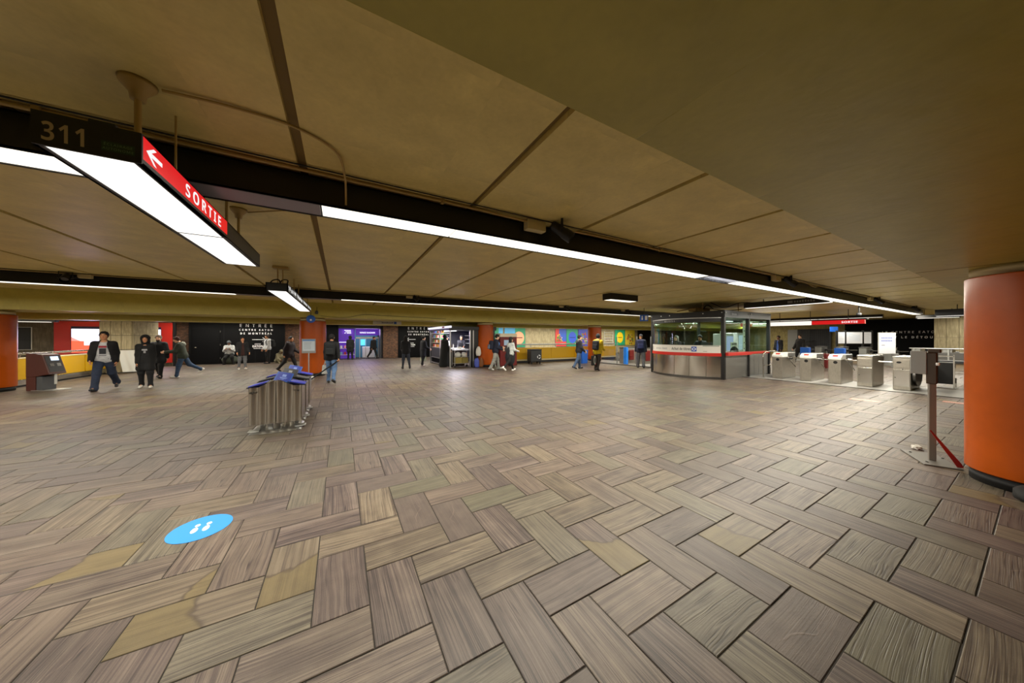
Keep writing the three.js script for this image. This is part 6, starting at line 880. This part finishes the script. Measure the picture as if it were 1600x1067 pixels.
  const c = person('woman in a long navy coat holding a pale tote beside the kiosk display', 4.0, -17.1, facing(4.0, -17.1, 120), { h: 1.68, legs: [[4, 4, 2], [-6, 8, 2]], arms: [[6, 14, 8, 0], [12, 50, 8, 0]], grip: [1, 0], top: 0x11131f, thick: 0.04, hem: 0.34, pants: 0x121218, shoes: 0xb8b0a8, hair: [['bun', 0x1a1412, 'hair']], skin: 'light' });
  toteAt(c, 0, 'pale green tote bag held by the woman in the navy coat', 0xc6cbae, 0.3, 0.36, 0.16);
  person('person in a full black robe and veil standing at the kiosk counter', 4.9, -16.1, facing(4.9, -16.1, 130), { h: 1.74, legs: [[6, 4, 2], [-4, 6, 2]], arms: [[20, 50, 8, 6], [10, 30, 8, 0]], robe: 0x08080b, shoes: 0x9a9690, hair: [['veil', 0x08080a, 'veil']], skin: 'light' });
  person('kiosk seller in an orange and white top behind the counter', 5.4, -17.2, -0.6, { h: 1.66, lean: 8, legs: [[2, 2, 3], [-2, 2, 3]], arms: [[40, 50, 8, 10], [30, 40, 8, 0]], top: 0xe8e2da, inner: 0xd87030, open: 0.06, thick: 0.025, hem: 0.05, pants: 0x2a2a30, hair: [['short', 0x120e0c, 'hair']], skin: 'tan' });
  person('kiosk seller in a black apron standing nearer the side panel', 6.2, -17.0, -0.4, { h: 1.7, lean: 8, legs: [[2, 2, 3], [-2, 2, 3]], arms: [[36, 50, 8, 10], [30, 44, 8, 0]], top: 0x1a1a20, thick: 0.02, hem: 0.05, pants: 0x202026, hair: [['short', 0x0e0b0a, 'hair']], skin: 'tan' });
  const d = person('man in a navy and white jacket with grey trousers walking past the ticket machine column', 6.62, -13.35, Math.PI / 2 - 0.2, { h: 1.76, lean: 4, nod: 14, legs: [[18, 10, 3], [-12, 14, 3]], arms: [[22, 66, 8, 10], [10, 60, 8, 10]], top: 0x1a2038, thick: 0.035, hem: 0.07, band: 0x4a7cc0, pants: 0xa8a8a2, wide: 0.035, shoes: 0xb8b6b0, hair: [['short', 0x14100e, 'hair']], skin: 'light' });
  backpackOn(d, 'navy backpack with a pale pocket on the man in grey trousers', 0x161d36, 1.0, 0x7c8298);
  const e = person('woman in a white jacket, black trousers and white trainers carrying a dark coat', 6.95, -12.45, Math.PI / 2 + 0.2, { h: 1.66, lean: 4, legs: [[22, 6, 2], [-26, 24, 2]], arms: [[10, 30, 8, 0], [16, 60, 10, 4]], grip: [0, 1], top: 0xd4dad8, thick: 0.03, hem: 0.02, pants: 0x0c0c10, wide: 0.006, shoes: 0xe6e4e0, hair: [['long', 0x100c0b, 'hair']], skin: 'light' });
  { const h = e.world(e.J.elb1), g = new THREE.SphereGeometry(0.2, 24, 18), a = g.attributes.position; for (let i = 0; i < a.count; i++) { const y = a.getY(i), n = 0.9 + 0.25 * fbm(a.getX(i) * 9 + 3, y * 7 + a.getZ(i) * 8, 3), b2 = 1 + 0.35 * (0.2 - y); a.setXYZ(i, a.getX(i) * 1.25 * n * b2, y * 2.35, a.getZ(i) * 0.6 * n * b2); } g.computeVertexNormals(); solo('coat', 'dark navy coat draped over the arm of the woman in white trainers', 'coat', g, cloth(0x12151f), [h[0] - 0.12, 0.72, h[2] - 0.16], 0.1); }
  const f = person('man in a dark jacket and blue jeans facing the viewer left of the yellow jacket', 10.55, -11.75, Math.PI / 2 - 0.35, { h: 1.72, legs: [[10, 6, 3], [-14, 16, 3]], arms: [[20, 40, 10, 4], [10, 36, 10, 4]], top: 0x24262e, thick: 0.04, hem: 0.05, pants: 0x51698e, wide: 0.022, shoes: 0x121214, hair: [['short', 0x3a2a22, 'hair']], skin: 'light', hoodDown: 0x6e7078 });
  const g = person('person in a bright yellow jacket, beanie and dark brown trousers walking to the right', 10.8, -10.7, Math.PI / 2 + 0.35, { h: 1.76, lean: 3, legs: [[6, 4, 3], [-14, 16, 3]], arms: [[24, 62, 10, 6], [14, 50, 10, 6]], grip: [0, 1], top: 0xe0bc00, thick: 0.045, hem: 0.08, hoodDown: 0xe8d870, pants: 0x2a1c16, wide: 0.022, shoes: 0x14100e, hair: [['beanie', 0x22242c, 'beanie']], skin: 'light' });
  backpackOn(g, 'dark backpack worn over the bright yellow jacket', 0x171a26, 1.0);
  { const h = g.world(g.J.hand1), t = thing('bag', 'dark shopping bag with a pale ring print carried beside the yellow jacket', 'bag', [10.45, 0.28, -10.62], 0.55); part('body', rb(0.5, 0.46, 0.12, 0, 0, 0, 0.03, 2), cloth(0x1a1416), t); const ring = new THREE.TorusGeometry(0.17, 0.035, 8, 32).scale(1, 1, 0.4); part('print', ring.translate(0.02, 0.24, 0.06), M.pale, t, 'pale ring print'); part('handle', tube([[-0.12, 0.44, 0], [-0.08, 0.62, 0], [0.08, 0.62, 0], [0.12, 0.44, 0]], 0.01, 16), cloth(0x1a1416), t); part('trim', rb(0.2, 0.05, 0.13, 0.14, 0.02, 0, 0.01), M.red, t); }
  const i = person('man in a navy jacket and grey trousers walking away towards the glass fence', 13.75, -10.55, facing(13.75, -10.55, 180), { h: 1.76, lean: 4, legs: [[8, 6, 3], [-10, 14, 3]], arms: [[6, 24, 14, 0], [4, 22, 14, 0]], top: 0x161c3c, thick: 0.045, hem: 0.07, pants: 0x66646a, wide: 0.03, shoes: 0x17171a, hair: [['cap', 0x23252e, 'cap']], skin: 'tan' });
  backpackOn(i, 'navy backpack worn by the man at the glass fence', 0x1c2350, 1.12, 0x232c60);
  person('booth clerk with grey hair sitting behind the curved window at left', 13.35, -8.35, -1.5, { h: 1.64, pelvis: 0.66, legs: [[84, 84, 4], [84, 84, 4]], y: 0.3, arms: [[30, 60, 8, 10], [30, 60, 8, 10]], top: 0x2a2024, thick: 0.03, hem: 0.02, pants: 0x22222a, hair: [['long', 0x9a948a, 'hair']], skin: 'light' });
  person('booth clerk in dark clothes sitting behind the curved window in the middle', 13.6, -7.4, -1.4, { h: 1.68, pelvis: 0.66, lean: 10, nod: 12, legs: [[84, 84, 4], [84, 84, 4]], y: 0.3, arms: [[34, 60, 8, 10], [34, 60, 8, 10]], top: 0x14151c, thick: 0.03, hem: 0.02, pants: 0x1a1a20, hair: [['short', 0x120e0c, 'hair']], skin: 'tan' });
  for (const [x, z, l] of [[13.38, -8.35, 'office chair under the grey-haired booth clerk'], [13.63, -7.4, 'office chair under the dark-clothed booth clerk']]) { const t = thing('office_chair', l, 'chair', [x, 0, z], -1.5); part('seat', rb(0.46, 0.07, 0.44, 0, 0.72, 0.02, 0.03, 2), M.charcoal, t); part('backrest', rb(0.42, 0.5, 0.06, 0, 0.88, -0.26, 0.03, 2), M.charcoal, t); part('column', cyl(0.03, 0.03, 0.68, 0, 0.05, 0, 12), M.steelDark, t); for (let a = 0; a < 5; a++) part('leg', bar([0, 0.08, 0], [0.28 * Math.cos(a * 1.257), 0.03, 0.28 * Math.sin(a * 1.257)], 0.018), M.black, t); }
  person('man in a dark coat with a blue shirt beyond the gates, left of the pair', 25.2, -8.75, -Math.PI / 2 - 0.3, { h: 1.76, legs: WALK, top: 0x101014, inner: 0x4a6ab8, open: 0.06, thick: 0.04, hem: 0.2, pants: 0x15151a, hair: [['short', 0x100c0a, 'hair']], skin: 'dark' });
  person('man in a dark brown coat beyond the gates, right of the pair', 25.5, -7.75, -Math.PI / 2 - 0.4, { h: 1.82, legs: WALK2, arms: [[10, 20, 22, 0], [10, 20, 22, 0]], top: 0x16100e, thick: 0.05, hem: 0.2, pants: 0x15151a, hair: [['short', 0x3a2a20, 'hair']], skin: 'light' });
  person('customer in black standing inside the purple shop front at left', 0.62, -24.75, Math.PI, { h: 1.7, legs: [[3, 3, 3], [-3, 3, 3]], top: 0x0b0b10, thick: 0.045, hem: 0.3, pants: 0x0c0c10, hair: [['hood', 0x0b0b10, 'hood']], skin: 'tan' });
  person('customer in a black jacket in the doorway of the purple shop at right', 2.15, -25.2, 0.6, { h: 1.72, lean: 10, legs: WALK, top: 0x0d0e13, thick: 0.045, hem: 0.14, pants: 0x101014, hair: [['short', 0x3a2218, 'hair']], skin: 'tan' });
}
scene.traverse(o => { if (o.isLight) o.castShadow = !o.isRectAreaLight; });
renderer.render(scene, camera);
